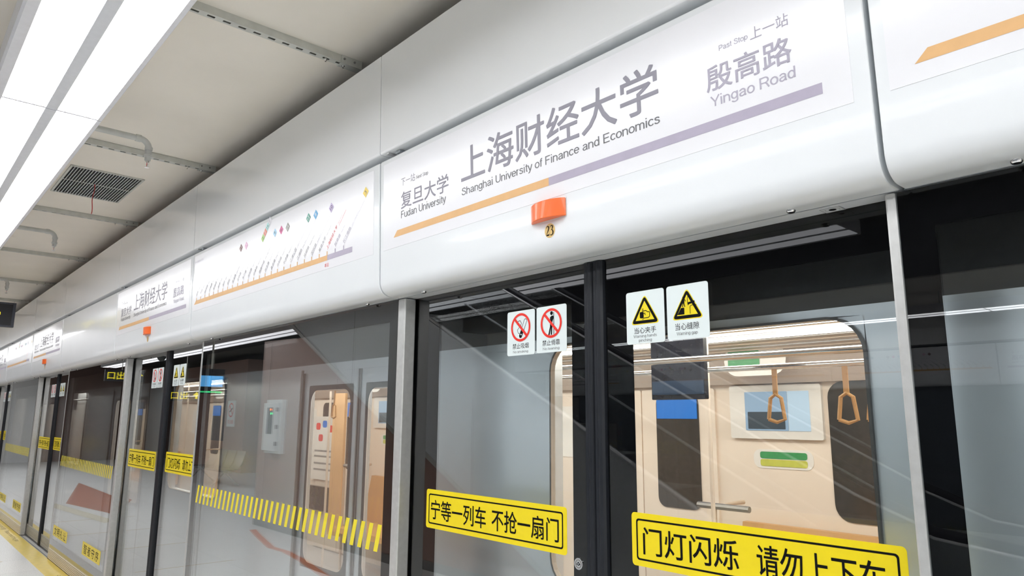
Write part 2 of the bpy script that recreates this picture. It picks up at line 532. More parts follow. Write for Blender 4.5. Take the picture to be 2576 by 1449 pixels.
# ------------------------------------------------------------------ pictograms
def sticker(parent, x0, x1, z0, z1, y, kind, cn, en):
    cx = (x0 + x1) / 2; wd = x1 - x0; h = z1 - z0
    names = {'smoke': 'no_smoking_sticker', 'lean': 'no_leaning_sticker', 'pinch': 'pinching_warning_sticker', 'gap': 'gap_warning_sticker'}
    b = MB(); b.slab(rrect(x0, x1, z0, z1, .009), pl(y), pl(y - .001), STICK)
    plate = b.build(names[kind], parent)
    plate['label'] = {'smoke': 'white no smoking sticker with red ring', 'lean': 'white no leaning sticker with red ring',
                      'pinch': 'pale sticker with yellow hand pinching triangle', 'gap': 'pale sticker with yellow mind the gap triangle'}[kind]
    p1, p2, p3, p4 = pl(y - .0014), pl(y - .0018), pl(y - .0022), pl(y - .0026)
    g = MB()
    if kind in ('smoke', 'lean'):
        r = .0555; cz = z1 - .010 - r
        if kind == 'smoke':
            ax, az = cx + .030, cz + .030
            bx, bz = cx - .004, cz - .040
            dx, dz = bx - ax, bz - az
            L = math.hypot(dx, dz); dx /= L; dz /= L
            nx, nz = -dz, dx
            hw = .0075
            def q(t, s):
                return (ax + dx * t * L + nx * s, az + dz * t * L + nz * s)
            g.line([q(.62, -hw), q(0.06, -hw), q(0, -hw * .5), q(0, hw * .5), q(.06, hw), q(.62, hw)], .0022, p1, INK)
            g.flat([q(.62, -hw * 1.1), q(.96, -hw * 1.1), q(1.03, 0), q(.96, hw * 1.1), q(.62, hw * 1.1)], p1, INK)
            g.flat([q(.80, -hw * .35), q(.86, -hw * .35), q(.86, hw * .5), q(.80, hw * .5)], p2, STICK)
            g.line([(cx - .022, cz + .012), (cx - .016, cz + .024), (cx - .004, cz + .027), (cx + .004, cz + .016), (cx - .002, cz + .004)], .0022, p1, INK)
            g.line([(cx - .008, cz + .001), (cx - .020, cz - .010), (cx - .014, cz - .022), (cx - .007, cz - .024)], .002, p1, INK)
        else:
            g.flat(circ(cx + .002, cz + .037, .0075, 16), p1, INK)
            g.flat([(cx - .006, cz + .022), (cx + .004, cz + .028), (cx + .012, cz + .026), (cx + .012, cz + .016), (cx + .006, cz + .004), (cx + .006, cz - .014), (cx - .006, cz - .014)], p1, INK)
            g.flat([(cx - .006, cz - .012), (cx + .000, cz - .012), (cx - .008, cz - .044), (cx - .016, cz - .044)], p1, INK)
            g.flat([(cx - .001, cz - .012), (cx + .006, cz - .012), (cx + .004, cz - .044), (cx - .003, cz - .044)], p1, INK)
            g.line([(cx + .0135, cz + .040), (cx + .0135, cz - .042)], .0028, p1, INK)
        n = 40
        g.ring(circ(cx, cz, r, n), circ(cx, cz, r * .83, n), p3, RED)
        a = math.radians(135)
        e = r * .86
        g.line([(cx + e * math.cos(a), cz + e * math.sin(a)), (cx - e * math.cos(a), cz - e * math.sin(a))], .0105, p3, RED)
        t = MB()
        t.text(cn, x0 + .032, x1 - .034, z0 + .0255, z0 + .0465, pl(y - .0014), INK)
        u = MB()
        u.latin(en, x0 + .035, x1 - .037, z0 + .0095, .0095, pl(y - .0014), INKG, .09)
    else:
        zt = z1 - .018; zb = z1 - .107; hw = .053
        def tri(k, rr):
            c = (cx, zb + (zt - zb) * .36)
            v = [(cx, zt), (cx - hw, zb), (cx + hw, zb)]
            v = [(c[0] + (p[0] - c[0]) * k, c[1] + (p[1] - c[1]) * k) for p in v]
            out = []
            for i in range(3):
                A, B, C_ = Vector(v[i - 1]), Vector(v[i]), Vector(v[(i + 1) % 3])
                u1 = (A - B).normalized() * rr; u2 = (C_ - B).normalized() * rr
                for t_ in (0, .25, .5, .75, 1):
                    p = (1 - t_) ** 2 * (B + u1) + 2 * t_ * (1 - t_) * B + t_ * t_ * (B + u2)
                    out.append((p.x, p.y))
            return out
        g.flat(tri(1.12, .016), p1, YEL)
        g.flat(tri(1.03, .014), p2, INK)
        g.flat(tri(.72, .001), p3, YEL)
        if kind == 'pinch':
            zc = zb + .028
            g.flat(rrect(cx - .020, cx - .004, zc - .012, zc + .009, .004), p4, INK)
            g.line([(cx - .010, zc + .011), (cx + .006, zc + .012), (cx + .012, zc + .007), (cx + .020, zc + .007), (cx + .020, zc - .008), (cx + .014, zc - .012), (cx - .006, zc - .012)], .0024, p4, INK)
            g.line([(cx - .004, zc + .004), (cx + .001, zc + .004), (cx + .002, zc - .003)], .0022, p4, INK)
            for sx in (-.0095, -.0055):
                g.line([(cx + sx, zc + .012), (cx + sx, zc + .020)], .0016, p4, INK)
                g.line([(cx + sx, zc - .012), (cx + sx, zc - .018)], .0016, p4, INK)
        else:
            zc = zb + .012
            g.flat([(cx - .036, zc), (cx - .010, zc), (cx - .010, zc + .021), (cx - .022, zc + .021)], p4, INK)
            g.flat(circ(cx - .012, zc + .053, .0035, 12), p4, INK)
            g.flat([(cx - .016, zc + .048), (cx - .008, zc + .048), (cx - .009, zc + .034), (cx - .006, zc + .023), (cx - .009, zc + .023), (cx - .012, zc + .034), (cx - .015, zc + .023), (cx - .018, zc + .023), (cx - .015, zc + .035)], p4, INK)
            g.line([(cx - .016, zc + .047), (cx - .020, zc + .040)], .002, p4, INK)
            g.line([(cx - .008, zc + .047), (cx - .004, zc + .040)], .002, p4, INK)
            g.line([(cx + .003, zc + .032), (cx + .003, zc + .052), (cx + .006, zc + .058), (cx + .011, zc + .060)], .0018, p4, INK)
            g.flat([(cx + .003, zc + .036), (cx + .028, zc + .040), (cx + .028, zc + .033), (cx + .008, zc + .030), (cx + .003, zc + .026)], p4, INK)
            g.line([(cx + .011, zc), (cx + .011, zc + .022), (cx + .015, zc + .026), (cx + .034, zc + .026)], .0018, p4, INK)
        t = MB(); u = MB()
        if kind == 'pinch':
            t.text(cn, x0 + .032, x1 - .034, z0 + .0335, z0 + .0535, pl(y - .0014), INK)
            u.latin('Warning hands', x0 + .028, x1 - .032, z0 + .0205, .0095, pl(y - .0014), INKG, .09)
            u.latin('pinching', x0 + .050, x1 - .052, z0 + .0065, .0095, pl(y - .0014), INKG, .09)
        else:
            t.text(cn, x0 + .030, x1 - .036, z0 + .029, z0 + .051, pl(y - .0014), INK)
            u.latin(en, x0 + .034, x1 - .042, z0 + .0135, .0105, pl(y - .0014), INKG, .09)
    g.build('pictogram', plate)
    t.build('lettering', plate)
    u.build('english_lettering', plate)

def notice(parent, x0, x1, z0, z1, y, parts):
    b = MB(); b.slab(rrect(x0, x1, z0, z1, .012), pl(y), pl(y - .001), YEL)
    n = b.build('yellow_notice', parent)
    n['label'] = 'yellow notice with black frame and Chinese warning'
    g = MB()
    a = rrect(x0 + .018, x1 - .018, z0 + .018, z1 - .018, .010)
    c = rrect(x0 + .0235, x1 - .0235, z0 + .0235, z1 - .0235, .007)
    g.ring(a, c, pl(y - .0015), INK)
    g.build('border', n)
    for s, u0, u1 in parts:
        t = MB()
        t.text(s, x0 + u0, x0 + u1, z0 + .037, z1 - .042, pl(y - .0015), INK, .0006)
        t.build('lettering', n)

# ------------------------------------------------------------------ sliding door leaves
def leaf(right):
    side = 'right' if right else 'left'
    t = thing('sliding_door', '', 'sliding door')
    if right:
        x0, x1 = -1.597, -.602
        fx = [(x0, -1.484), (-.664, x1)]
    else:
        x0, x1 = -2.800, -1.683
        fx = [(x0, -2.575), (-1.761, x1)]
    b = MB(); b.box(x0, x1, 0, .010, .16, 2.26, GLASS)
    gp = b.build('glass_pane', t)
    b = MB()
    for a, c in fx:
        b.box(a, c, .004, .0065, .16, 2.26, BLACK)
    b.box(fx[0][1], fx[1][0], .004, .0065, 2.10, 2.26, BLACK)
    b.box(fx[0][1], fx[1][0], .004, .0065, .16, .24, BLACK)
    b.build('black_border', t)
    b = MB()
    b.box(x0, x1, .0, .03, .012, .16, KICK)
    for i in range(8):
        z = .022 + i * .017
        b.prism_x([(0.001, z), (-.006, z + .003), (-.006, z + .009), (.001, z + .012)], x0, x1, KICK)
    b.build('kick_plate', t)
    b = MB()
    if right:
        a, c = -1.640, -1.597
    else:
        a, c = -1.683, -1.642
    yz = [(a, .02), (a, -.012), (a + .006, -.020), (a + .016, -.017), (a + .024, -.021), (c - .008, -.018), (c - .002, -.010), (c, .02)]
    b.prism_z(yz, .012, 2.222, RUBBER)
    b.build('rubber_edge', t)
    if not right:
        b = MB()
        b.slab(circ(-1.733, 1.196, .019), pl(0), pl(-.004), CHROME)
        b.ring(circ(-1.733, 1.196, .014), circ(-1.733, 1.196, .011), pl(-.0045), STEELD)
        b.flat([(-1.742, 1.194), (-1.733, 1.203), (-1.724, 1.194), (-1.733, 1.190)], pl(-.0046), INK)
        b.flat(circ(-1.733, 1.196, .003, 10), pl(-.0048), CHROME)
        b.build('lock', t, smooth=30)
        sticker(t, -2.108, -1.950, 1.918, 2.092, -.0003, 'smoke', '禁止吸烟', 'No smoking')
        sticker(t, -1.940, -1.782, 1.919, 2.093, -.0003, 'lean', '禁止倚靠', 'No leaning')
        notice(t, -2.632, -1.788, 1.214, 1.374, -.0003, [('宁等一列车', .035, .405), ('不抢一扇门', .440, .805)])
    else:
        sticker(t, -1.504, -1.350, 1.920, 2.094, -.0003, 'pinch', '当心夹手', '')
        sticker(t, -1.340, -1.187, 1.922, 2.094, -.0003, 'gap', '当心缝隙', 'Warning gap')
        notice(t, -1.502, -.686, 1.228, 1.388, -.0003, [('门灯闪烁', .044, .375), ('请勿上下车', .430, .765)])
    return t

# ------------------------------------------------------------------ posts
def post(x0, x1, label):
    o = thing('door_post', label, 'post')
    b = MB()
    b.box(x0, x1, -.070, -.008, 0, 2.222, STEEL)
    p = b.build('shaft', o, bevel=.006)
    b = MB()
    b.box(x0 - .002, x1 + .002, -.072, -.008, 0.0, .012, STEELD)
    b.build('foot_plate', o)
    return o

# ------------------------------------------------------------------ fixed screens
def fixed_panel():
    t = thing('fixed_glass_panel', '', 'glass panel')
    x0, x1 = FX0 - .0135, FX1 - .0035
    b = MB(); b.box(x0, x1, -.068, -.056, .13, 2.221, GLASS)
    b.build('glass_pane', t)
    b = MB()
    b.box(x0, x0 + .075, -.064, -.0615, .13, 2.221, BLACK)
    b.box(x1 - .075, x1, -.064, -.0615, .13, 2.221, BLACK)
    b.box(x0 + .075, x1 - .075, -.064, -.0615, 2.125, 2.221, BLACK)
    b.box(x0 + .075, x1 - .075, -.064, -.0615, .13, .23, BLACK)
    b.build('black_border', t)
    b = MB()
    b.box(x0, x1, -.068, -.045, 0, .13, BRONZE)
    for i in range(7):
        z = .006 + i * .0175
        b.prism_x([(-.067, z), (-.074, z + .003), (-.074, z + .010), (-.067, z + .0135)], x0, x1, BRONZE)
    b.build('kick_plate', t)
    b = MB()
    n = 34
    for i in range(n):
        a = -5.300 + i * (2.405 / (n - 1)) - .02
        b.flat([(a - .030, 1.080), (a + .003, 1.080), (a + .036, 1.200), (a + .003, 1.200)], pl(-.0686), YELS)
    b.build('stripe_band', t)
    for nm, xa, xb, za, zb, s in (('courtesy_caption', -5.32, -4.53, .283, .402, '文明礼让'), ('order_caption', -3.755, -2.990, .285, .412, '智者守序')):
        b = MB(); b.slab(rrect(xa, xb, za, zb, .012), pl(-.0683), pl(-.0690), YEL)
        c = b.build(nm, t)
        g = MB()
        for i, ch in enumerate(s):
            w4 = (xb - xa - .10) / 4
            g.text(ch, xa + .05 + i * w4 + .02, xa + .05 + (i + 1) * w4 - .02, za + .018, zb - .018, pl(-.0695), INK)
        g.build('lettering', c)
    return t

# ------------------------------------------------------------------ header covers
def header_profile():
    cy = fy(2.290) + .065
    pts = [(-.001, 2.225), (cy, 2.225)]
    for i in range(1, 13):
        a = math.radians(270 - 90 * i / 12 * .985)
        pts.append((cy + .065 * math.cos(a), 2.290 + .065 * math.sin(a)))
    pts += [(fy(2.40), 2.40), (fy(2.60), 2.60), (fy(2.855), 2.855), (fy(2.861) + .004, 2.861), (-.10, 2.861), (-.001, 2.861)]
    return pts

def shell(t, x0, x1):
    b = MB(); b.prism_x(header_profile(), x0 + .006, x1 - .006, WHITE)
    o = recalc(b.build('cover', t, smooth=35))
    m = o.modifiers.new('bevel', 'BEVEL'); m.width = .003; m.segments = 2; m.limit_method = 'ANGLE'; m.angle_limit = math.radians(60)
    # fine hinge joint along the underside
    b = MB(); b.box(x0 + .006, x1 - .006, -.0690, -.0665, 2.2235, 2.2255, GAPM)
    b.build('hinge_joint', t)
    return o

def sheet(t, x0, x1):
    b = MB(); b.slab([(x0, 2.429), (x1, 2.429), (x1, 2.838), (x0, 2.838)], face(-.001), face(.0012), PAPER)
    return b.build('sign_sheet', t)

def under_bits(t, xs, plate=None):
    for x, y in xs:
        b = MB()
        b.loft([[(x + r * math.cos(2 * PI * k / 14), y + r * math.sin(2 * PI * k / 14), z) for k in range(14)] for r, z in ((.012, 2.2255), (.012, 2.221), (.0095, 2.2175))], CHROME)
        b.loft([[(x + .007 * math.cos(2 * PI * k / 12), y + .007 * math.sin(2 * PI * k / 12), z) for k in range(12)] for z in (2.2176, 2.2168)], INK)
        b.build('door_sensor', t, smooth=40)
    if plate:
        x, y = plate
        mp = lambda u, v: (x + u, y + v, 2.2242)
        mp2 = lambda u, v: (x + u, y + v, 2.2232)
        b = MB()
        b.slab(rrect(-.026, .026, -.0225, .0225, .002), lambda u, v: (x + u, y + v, 2.2255), mp, WHITE)
        b.ring(rrect(-.026, .026, -.0225, .0225, .002), rrect(-.0245, .0245, -.021, .021, .002), mp2, INKG)
        b.ring(circ(0, 0, .0095, 20), circ(0, 0, .0065, 20), mp2, CHROME)
        b.flat(circ(0, 0, .0065, 16), mp2, INK)
        b.line([(-.015, -.012), (-.0175, 0), (-.015, .008)], .0012, mp2, INKG)
        b.line([(.015, .012), (.0175, 0), (.015, -.008)], .0012, mp2, INKG)
        b.build('key_switch', t)

def digit_23(b, mp, m):
    """bold serif 23 drawn with brush outlines"""
    def stroke(pts, ws):
        L = []; R_ = []
        for i, (x, z) in enumerate(pts):
            ax, az = pts[max(0, i - 1)]; bx, bz = pts[min(len(pts) - 1, i + 1)]
            d = math.hypot(bx - ax, bz - az)
            nx, nz = -(bz - az) / d, (bx - ax) / d
            L.append((x + nx * ws[i] / 2, z + nz * ws[i] / 2)); R_.append((x - nx * ws[i] / 2, z - nz * ws[i] / 2))
        for i in range(len(pts) - 1):
            b.flat([L[i], L[i + 1], R_[i + 1], R_[i]], mp, m)
    # 2
    stroke([(-.016, .0115), (-.0145, .0165), (-.0105, .0185), (-.006, .0165), (-.0045, .0115), (-.007, .0045), (-.012, -.0035), (-.0165, -.0105)],
           [.0015, .002, .003, .0045, .0052, .0042, .0028, .0016])
    b.flat([(-.0175, -.0155), (-.003, -.0155), (-.0015, -.0075), (-.0028, -.0075), (-.0045, -.0108), (-.0165, -.0108)], mp, m)
    # 3
    stroke([(.0025, .0125), (.0045, .0170), (.0085, .0185), (.0130, .0165), (.0140, .0115), (.0115, .0060), (.0070, .0035)],
           [.0014, .002, .0028, .0042, .0048, .0034, .0014])
    stroke([(.0070, .0035), (.0125, .0020), (.0155, -.0035), (.0145, -.0110), (.0095, -.0150), (.0045, -.0150), (.0022, -.0125)],
           [.0014, .0034, .0052, .0048, .0030, .0026, .0036])

def header_door():
    t = thing('header_panel', '', 'header panel')
    shell(t, DX0, DX1)
    s = sheet(t, -2.770, -.647)
    f = face(.0018)
    def word(nm, t, x0, x1, z0, z1, m, bold=.0006):
        b = MB(); b.text(t, x0, x1, z0, z1, f, m, bold); b.build(nm, s)
    def words_(nm, t, x0, x1, base, cap, m, wt=.105):
        b = MB(); b.latin(t, x0, x1, base, cap, f, m, wt); b.build(nm, s)
    word('current_station_name', '上海财经大学', -2.181, -1.206, 2.604, 2.752, INKV, .0013)
    word('next_station_name', '复旦大学', -2.622, -2.266, 2.595, 2.673, INKV)
    word('next_stop_heading', '下一站', -2.621, -2.510, 2.701, 2.738, INKV, 0)
    words_('current_station_english_name', 'Shanghai University of Finance and Economics', -2.179, -1.206, 2.554, .031, INKG)
    words_('next_station_english_name', 'Fudan University', -2.621, -2.284, 2.553, .033, INKG)
    words_('next_stop_english_heading', 'Next Stop', -2.500, -2.410, 2.7045, .0175, INKG, .095)
    word('past_station_name', '殷高路', -1.041, -.787, 2.588, 2.664, INKL)
    word('past_stop_heading', '上一站', -.898, -.789, 2.690, 2.726, INKL, 0)
    words_('past_stop_english_heading', 'Past Stop', -.994, -.905, 2.6985, .0165, INKL, .095)
    words_('past_station_english_name', 'Yingao Road', -1.032, -.782, 2.5435, .031, INKL)
    b = MB(); b.flat([(-2.682, 2.476), (-1.685, 2.476), (-1.685, 2.505), (-2.653, 2.505)], f, BARO)
    b.build('orange_line', s)
    b = MB(); b.flat([(-1.685, 2.476), (-.718, 2.476), (-.718, 2.505), (-1.685, 2.505)], f, BARP)
    b.build('violet_line', s)
    b = MB()
    b.ring(circ(-1.688, 2.316, .027, 32), circ(-1.688, 2.316, .0252, 32), face(.0006), PALE)
    b.flat(circ(-1.688, 2.316, .0252, 32), face(.0008), GOLD)
    n = b.build('number_sticker', t)
    b = MB()
    digit_23(b, lambda x, z: face(.0014)(-1.688 + x, 2.3145 + z), INK)
    b.build('number', n)
    under_bits(t, [(-2.556, -.100), (-.862, -.100)], (-.785, -.0265))
    return t

STN = [('航头', 'Hangtou'), ('下沙', 'Xiasha'), ('鹤涛路', 'Hetao Road'), ('沈梅路', 'Shenmei Road'), ('繁荣路', 'Fanrong Road'), ('周浦', 'Zhoupu'),
       ('康桥', 'Kangqiao'), ('御桥', 'Yuqiao'), ('莲溪路', 'Lianxi Road'), ('北中路', 'Beizhong Road'), ('芳芯路', 'Fangxin Road'), ('龙阳路', 'Longyang Road'),
       ('迎春路', 'Yingchun Road'), ('杨高中路', 'Middle Yanggao Road'), ('民生路', 'Minsheng Road'), ('昌邑路', 'Changyi Road'), ('丹阳路', 'Danyang Road'),
       ('平凉路', 'Pingliang Road'), ('江浦公园', 'Jiangpu Park'), ('江浦路', 'Jiangpu Road'), ('抚顺路', 'Fushun Road'), ('国权路', 'Guoquan Road'),
       ('复旦大学', 'Fudan University'), ('上海财经大学', 'Shanghai University of Finance and Economics'), ('殷高路', 'Yingao Road'), ('长江南路', 'South Changjiang Road')]
XFER = {7: [('11', (.22, .10, .10))], 8: [('13', (.78, .42, .62))], 11: [('2', (.45, .68, .22)), ('7', (.85, .30, .22)), ('16', (.45, .75, .72)), ('8', None)],
        13: [('9', (.40, .66, .85))], 14: [('6', (.70, .12, .32))], 15: [('14', (.30, .30, .27))], 18: [('12', (.08, .33, .25))], 19: [('8', (.13, .42, .72))],
        21: [('10', (.58, .48, .72))], 25: [('3', (.88, .66, .14))]}

def header_map(dx=0.0):
    """fixed-bay cover with the line map"""
    t = thing('header_panel', '', 'header panel')
    shell(t, FX0, FX1)
    s = sheet(t, -5.400, -2.858)
    f = face(.0018); f2 = face(.0022); f3 = face(.0026)
    ang = math.radians(43)
    g = MB(); k2 = MB()
    for i, (cn, en) in enumerate(STN):
        x = -5.327 + .0873 * i
        (k2 if i > 23 else g).flat([(x - .005, 2.500), (x + .005, 2.500), (x + .005, 2.523), (x - .005, 2.523)], f2, BARP if i > 23 else BARO)
        b = MB()
        if i == 23:
            L = b.text_at(cn, x + .004, 2.530, .023, ang, f, REDINK)
            b.text_at('Shanghai University', x + .002 + (L + .012) * math.cos(ang), 2.536 + (L + .012) * math.sin(ang), .0085, ang, f, REDINK, .8)
            b.text_at('of Finance and Economics', x + .010 + (L + .012) * math.cos(ang), 2.526 + (L + .012) * math.sin(ang), .0085, ang, f, REDINK, .8)
        else:
            L = b.text_at(cn, x + .004, 2.530, .023, ang, f, INKL if i > 23 else INKM)
            b.text_at(en, x + .004 + (L + .012) * math.cos(ang), 2.531 + (L + .012) * math.sin(ang), .0105, ang, f, INKL if i > 23 else INKM, .85)
        if i in XFER:
            b.line([(x, 2.523), (x + .213, 2.722)], .0012, f, INKL)
        q_ = b.build('station_name', s)
        if i == 23:
            q_['label'] = 'red lettering of the current station'
        for k, (num, c) in enumerate(XFER.get(i, ())):
            d = MB()
            cx = x + .213 + k * .032; cz = 2.748 + k * .0298
            q = [(cx, cz - .0275), (cx + .0275, cz), (cx, cz + .0275), (cx - .0275, cz)]
            d.flat(q, f2, PAPER if c is None else mat('line colour ' + num, c, .4, noise=.03))
            if c is None:
                d.line(q + q[:1], .0016, f3, INKL)
                d.text_at('8', cx - .002, cz - .012, .020, math.radians(45), f3, INKL)
            else:
                vs_, ps_, asp = text_geo(num)
                L = .022 * asp
                d.text_at(num, cx - (L * .5 - .011) * .707, cz - (L * .5 + .011) * .707, .022, math.radians(45), f3, INKG if num in '3 2 16 10 9' else PAPER)
            d.build('line_number_diamond', s)
    b = MB(); b.text('本站', -3.345, -3.300, 2.440, 2.463, f, REDINK); b.build('this_station_lettering', s)
    b = MB(); b.text('往航头方向', -5.345, -5.215, 2.783, 2.800, f, INKL)
    b.line([(-5.352, 2.792), (-5.389, 2.792)], .003, f, INKL)
    b.line([(-5.376, 2.803), (-5.389, 2.792), (-5.376, 2.781)], .003, f, INKL)
    b.build('direction_arrow', s)
    g.flat([(-5.376, 2.475), (-3.317, 2.475), (-3.317, 2.503), (-5.336, 2.503)], f, BARO)
    g.build('orange_line', s)
    k2.flat([(-3.317, 2.475), (-3.057, 2.475), (-3.057, 2.503), (-3.317, 2.503)], f, BARP)
    k2.build('violet_line', s)
    under_bits(t, [(-5.20, -.100), (-3.04, -.100)])
    return t

def header_bar():
    t = thing('header_panel', '', 'header panel')
    shell(t, FX0, FX1)
    s = sheet(t, -5.405, -2.840)
    f = face(.0018)
    b = MB(); b.flat([(-5.348, 2.472), (-4.15, 2.472), (-4.15, 2.501), (-5.319, 2.501)], f, BARO)
    b.build('orange_line', s)
    b = MB(); b.flat([(-4.15, 2.472), (-2.91, 2.472), (-2.91, 2.501), (-4.15, 2.501)], f, BARP)
    b.build('violet_line', s)
    b = MB(); b.text('上海财经大学', -4.85, -3.45, 2.60, 2.78, f, INKV)
    b.build('current_station_name', s)
    under_bits(t, [(-5.20, -.100), (-3.04, -.100)])
    return t

def header_blank():
    t = thing('header_panel', '', 'header panel')
    shell(t, FX0, FX1)
    under_bits(t, [(-5.20, -.100), (-3.04, -.100)])
    return t

def lamp():
    t = thing('door_lamp', '', 'indicator lamp')
    b = MB()
    n = 16; x0, x1 = -1.775, -1.607; sg = .030
    arc = []
    for i in range(n + 1):
        u = i / n
        arc.append((x0 + (x1 - x0) * u, -(sg * (1 - (2 * u - 1) ** 2) ** .8) - .004))
    prof = [(x0, 0)] + arc + [(x1, 0)]
    z0, z1 = 2.353, 2.416
    b.loft([[(x, fy(z) - .001 + y, z) for x, y in prof] for z in (z0, z1)], ORANGE)
    o = recalc(b.build('lens_cover', t, smooth=30, bevel=.0025))
    b = MB(); b.slab([(x0 - .002, z0 - .002), (x1 + .002, z0 - .002), (x1 + .002, z1 + .002), (x0 - .002, z1 + .002)], face(.0004), face(.0010), STICK)
    b.build('base_plate', t)
    return t

def fascia(x0, x1):
    t = thing('fascia_panel', '', 'fascia panel')
    def yf(z): return -.20 - .03 * (z - 2.86)
    prof = [(yf(2.91), 2.91), (yf(3.40), 3.40), (yf(3.40) + .03, 3.40), (yf(3.40) + .03, 2.98), (-.10, 2.96), (-.10, 2.899)]
    for i in range(1, 5):
        a = math.radians(270 - 90 * i / 4)
        prof.append((yf(2.91) + .011 + .011 * math.cos(a), 2.910 + .011 * math.sin(a)))
    b = MB(); b.prism_x(prof, x0 + .003, x1 - .003, FASCIA)
    recalc(b.build('face', t, smooth=35))
    b = MB(); b.box(x0 + .10, x0 + .13, -.175, -.105, 2.885, 2.8985, GAPM); b.box(x0 + .04, x0 + .06, -.19, -.105, 2.893, 2.8985, STEEL)
    b.build('bracket', t)
    return t

# ------------------------------------------------------------------ place the screen wall
ordd = ['nearest', 'second nearest', 'third nearest', 'fourth nearest']
L0 = leaf(False); R0 = leaf(True); HD = header_door(); LP = lamp(); FP = fixed_panel(); HM = header_map(); HB = header_blank()
PL = post(-2.807, -2.749, 'grey steel post left of the nearest door, tallest on screen')
PR = post(-.640, -.614, 'grey steel post right of the nearest door, beside the black-edged glass')
FD = fascia(DX0, DX1); FF = fascia(FX0, FX1)
L0['label'] = 'left glass leaf of the nearest door, with two red ring stickers'
R0['label'] = 'right glass leaf of the nearest door, with two large yellow triangle stickers'
HD['label'] = 'white header panel over the nearest door with large station name'
LP['label'] = 'orange door lamp above the round number 23 sticker'
FP['label'] = 'fixed glass panel with yellow slanted stripes, between the two nearest doors'
HM['label'] = 'white header panel with line map next to the large station name'
FD['label'] = 'white fascia panel above the largest station name panel'
FF['label'] = 'white fascia panel above the line map panel'
dlab = {1: 'second door from the camera', 2: 'third door from the camera', 3: 'door at the far left edge of the picture', -1: 'door right of the picture'}
for k in (1, 2, 3, -1):
    d = (-P * k, 0, 0)
    nm = dlab[k]
    dup(L0, d, label='left glass leaf of the ' + nm)
    dup(R0, d, label='right glass leaf of the ' + nm)
    dup(HD, d, label='white station name panel over the ' + nm, skip=('number',))
    dup(LP, d, label='orange door lamp over the ' + nm)
    dup(PL, d, label='grey steel post left of the ' + nm)
    dup(PR, d, label='grey steel post right of the ' + nm)
    dup(FD, d, label='white fascia panel above the ' + nm)
for k, lab in ((-1, 'black-edged fixed glass panel at the right edge of the picture'), (1, 'fixed glass panel with yellow captions left of the second door'),
               (2, 'pale hazy fixed glass panel left of the third door'), (3, 'fixed glass panel beyond the far left door'), (-2, 'fixed glass panel right of the picture')):
    sk = ('stripe_band', 'courtesy_caption', 'order_caption') if k == -1 else ()
    dup(FP, (-P * k, 0, 0), label=lab, skip=sk)
HR = header_bar(); HR.location = (P, 0, 0); HR['label'] = 'white header panel at the top right corner with orange line end'
HB.location = (-P, 0, 0)
HB['label'] = 'plain white header panel with blurred yellow reflections and no sign'
dup(HM, (-2 * P, 0, 0), label='small distant line map panel between the third and fourth station names')
dup(HB, (-3 * P, 0, 0), label='plain white header panel beyond the far left door')
dup(HM, (2 * P, 0, 0), label='white line map panel right of the picture')
for k in (-1, 1, 2, 3, -2):
    dup(FF, (-P * k, 0, 0), label={-1: 'white fascia panel above the top right corner', 1: 'white fascia panel above the plain panel without sign', 2: 'white fascia panel above the distant line map',
                                   3: 'white fascia panel beyond the far left door', -2: 'white fascia panel right of the picture'}[k])
# blank screen wall filling the rest of the hall to the left
b = MB()
b.box(XL, -20.0, -.068, -.02, 0, 2.22, OPPG); b.box(XL, -20.0, -.19, .03, 2.225, 2.86, WHITE); b.box(XL, -20.0, -.21, -.17, 2.90, 3.40, FASCIA)
struct(b.build('wall_far_screens'))

# ------------------------------------------------------------------ luminaires
def luminaire(L=4.84, dif=LIGHT):
    t = thing('ceiling_light', '', 'light')
    x0, x1 = .004, L - .004
    z0, z1 = 3.23, 3.345
    ya, yb = -1.612, -1.116
    d = [(-1.561, -1.376), (-1.326, -1.141)]
    b = MB()
    # inverted trough: side walls with bevelled lips, top, middle strip
    b.prism_x([(ya, z1), (ya, z0 + .010), (ya + .010, z0), (d[0][0], z0), (d[0][0], z0 + .012), (ya + .030, z0 + .02), (ya + .012, z1)], x0, x1, LAMPB)
    b.prism_x([(yb, z1), (yb, z0 + .010), (yb - .006, z0), (d[1][1], z0), (d[1][1], z0 + .012), (yb - .012, z0 + .02), (yb - .012, z1)], x0, x1, LAMPB)
    b.box(x0, x1, ya, yb, z1, z1 + .012, LAMPB)
    b.box(x0, x0 + .006, ya + .012, yb - .012, z0 + .004, z1, LAMPB); b.box(x1 - .006, x1, ya + .012, yb - .012, z0 + .004, z1, LAMPB)
    recalc(b.build('housing', t))
    b = MB(); b.box(x0, x1, d[0][1], d[1][0], z0 + .001, z0 + .03, LAMPS)
    b.build('middle_strip', t)
    for a, c in d:
        b = MB(); b.box(x0 + .006, x1 - .006, a, c, z0 + .003, z0 + .010, dif)
        b.build('diffuser', t)
    for x in (.6, L - .6):
        b = MB(); b.tube([(x, -1.364, z1 + .012), (x, -1.364, ZC)], .006, GALV, 8)
        b.build('hanger', t)
    return t
LM = luminaire()
X0 = -4.155
LM.location = (X0, 0, 0)
LM['label'] = 'twin strip ceiling light nearest the camera, running along the track side'
for k in (-1, 1, -2, -3, -4, -5, 2):
    dup(LM, (X0 + 4.84 * k, 0, 0), label={-1: 'twin strip ceiling light continuing beyond the nearest one, at the left edge', 1: 'twin strip ceiling light overhead behind the camera', 2: 'twin strip ceiling light at the right end of the hall'}.get(k, 'twin strip ceiling light far along the track side'), group='track side ceiling lights')
DIM = emit('dim luminaire diffuser', (.95, .96, 1.0), 2.6)
LI = luminaire(dif=DIM)
LI.location = (-2.4 - 4.84, -2.64, 0)
tag(LI, 'twin strip ceiling light over the escalators, seen mirrored in the door glass', 'light', 'inner ceiling lights')
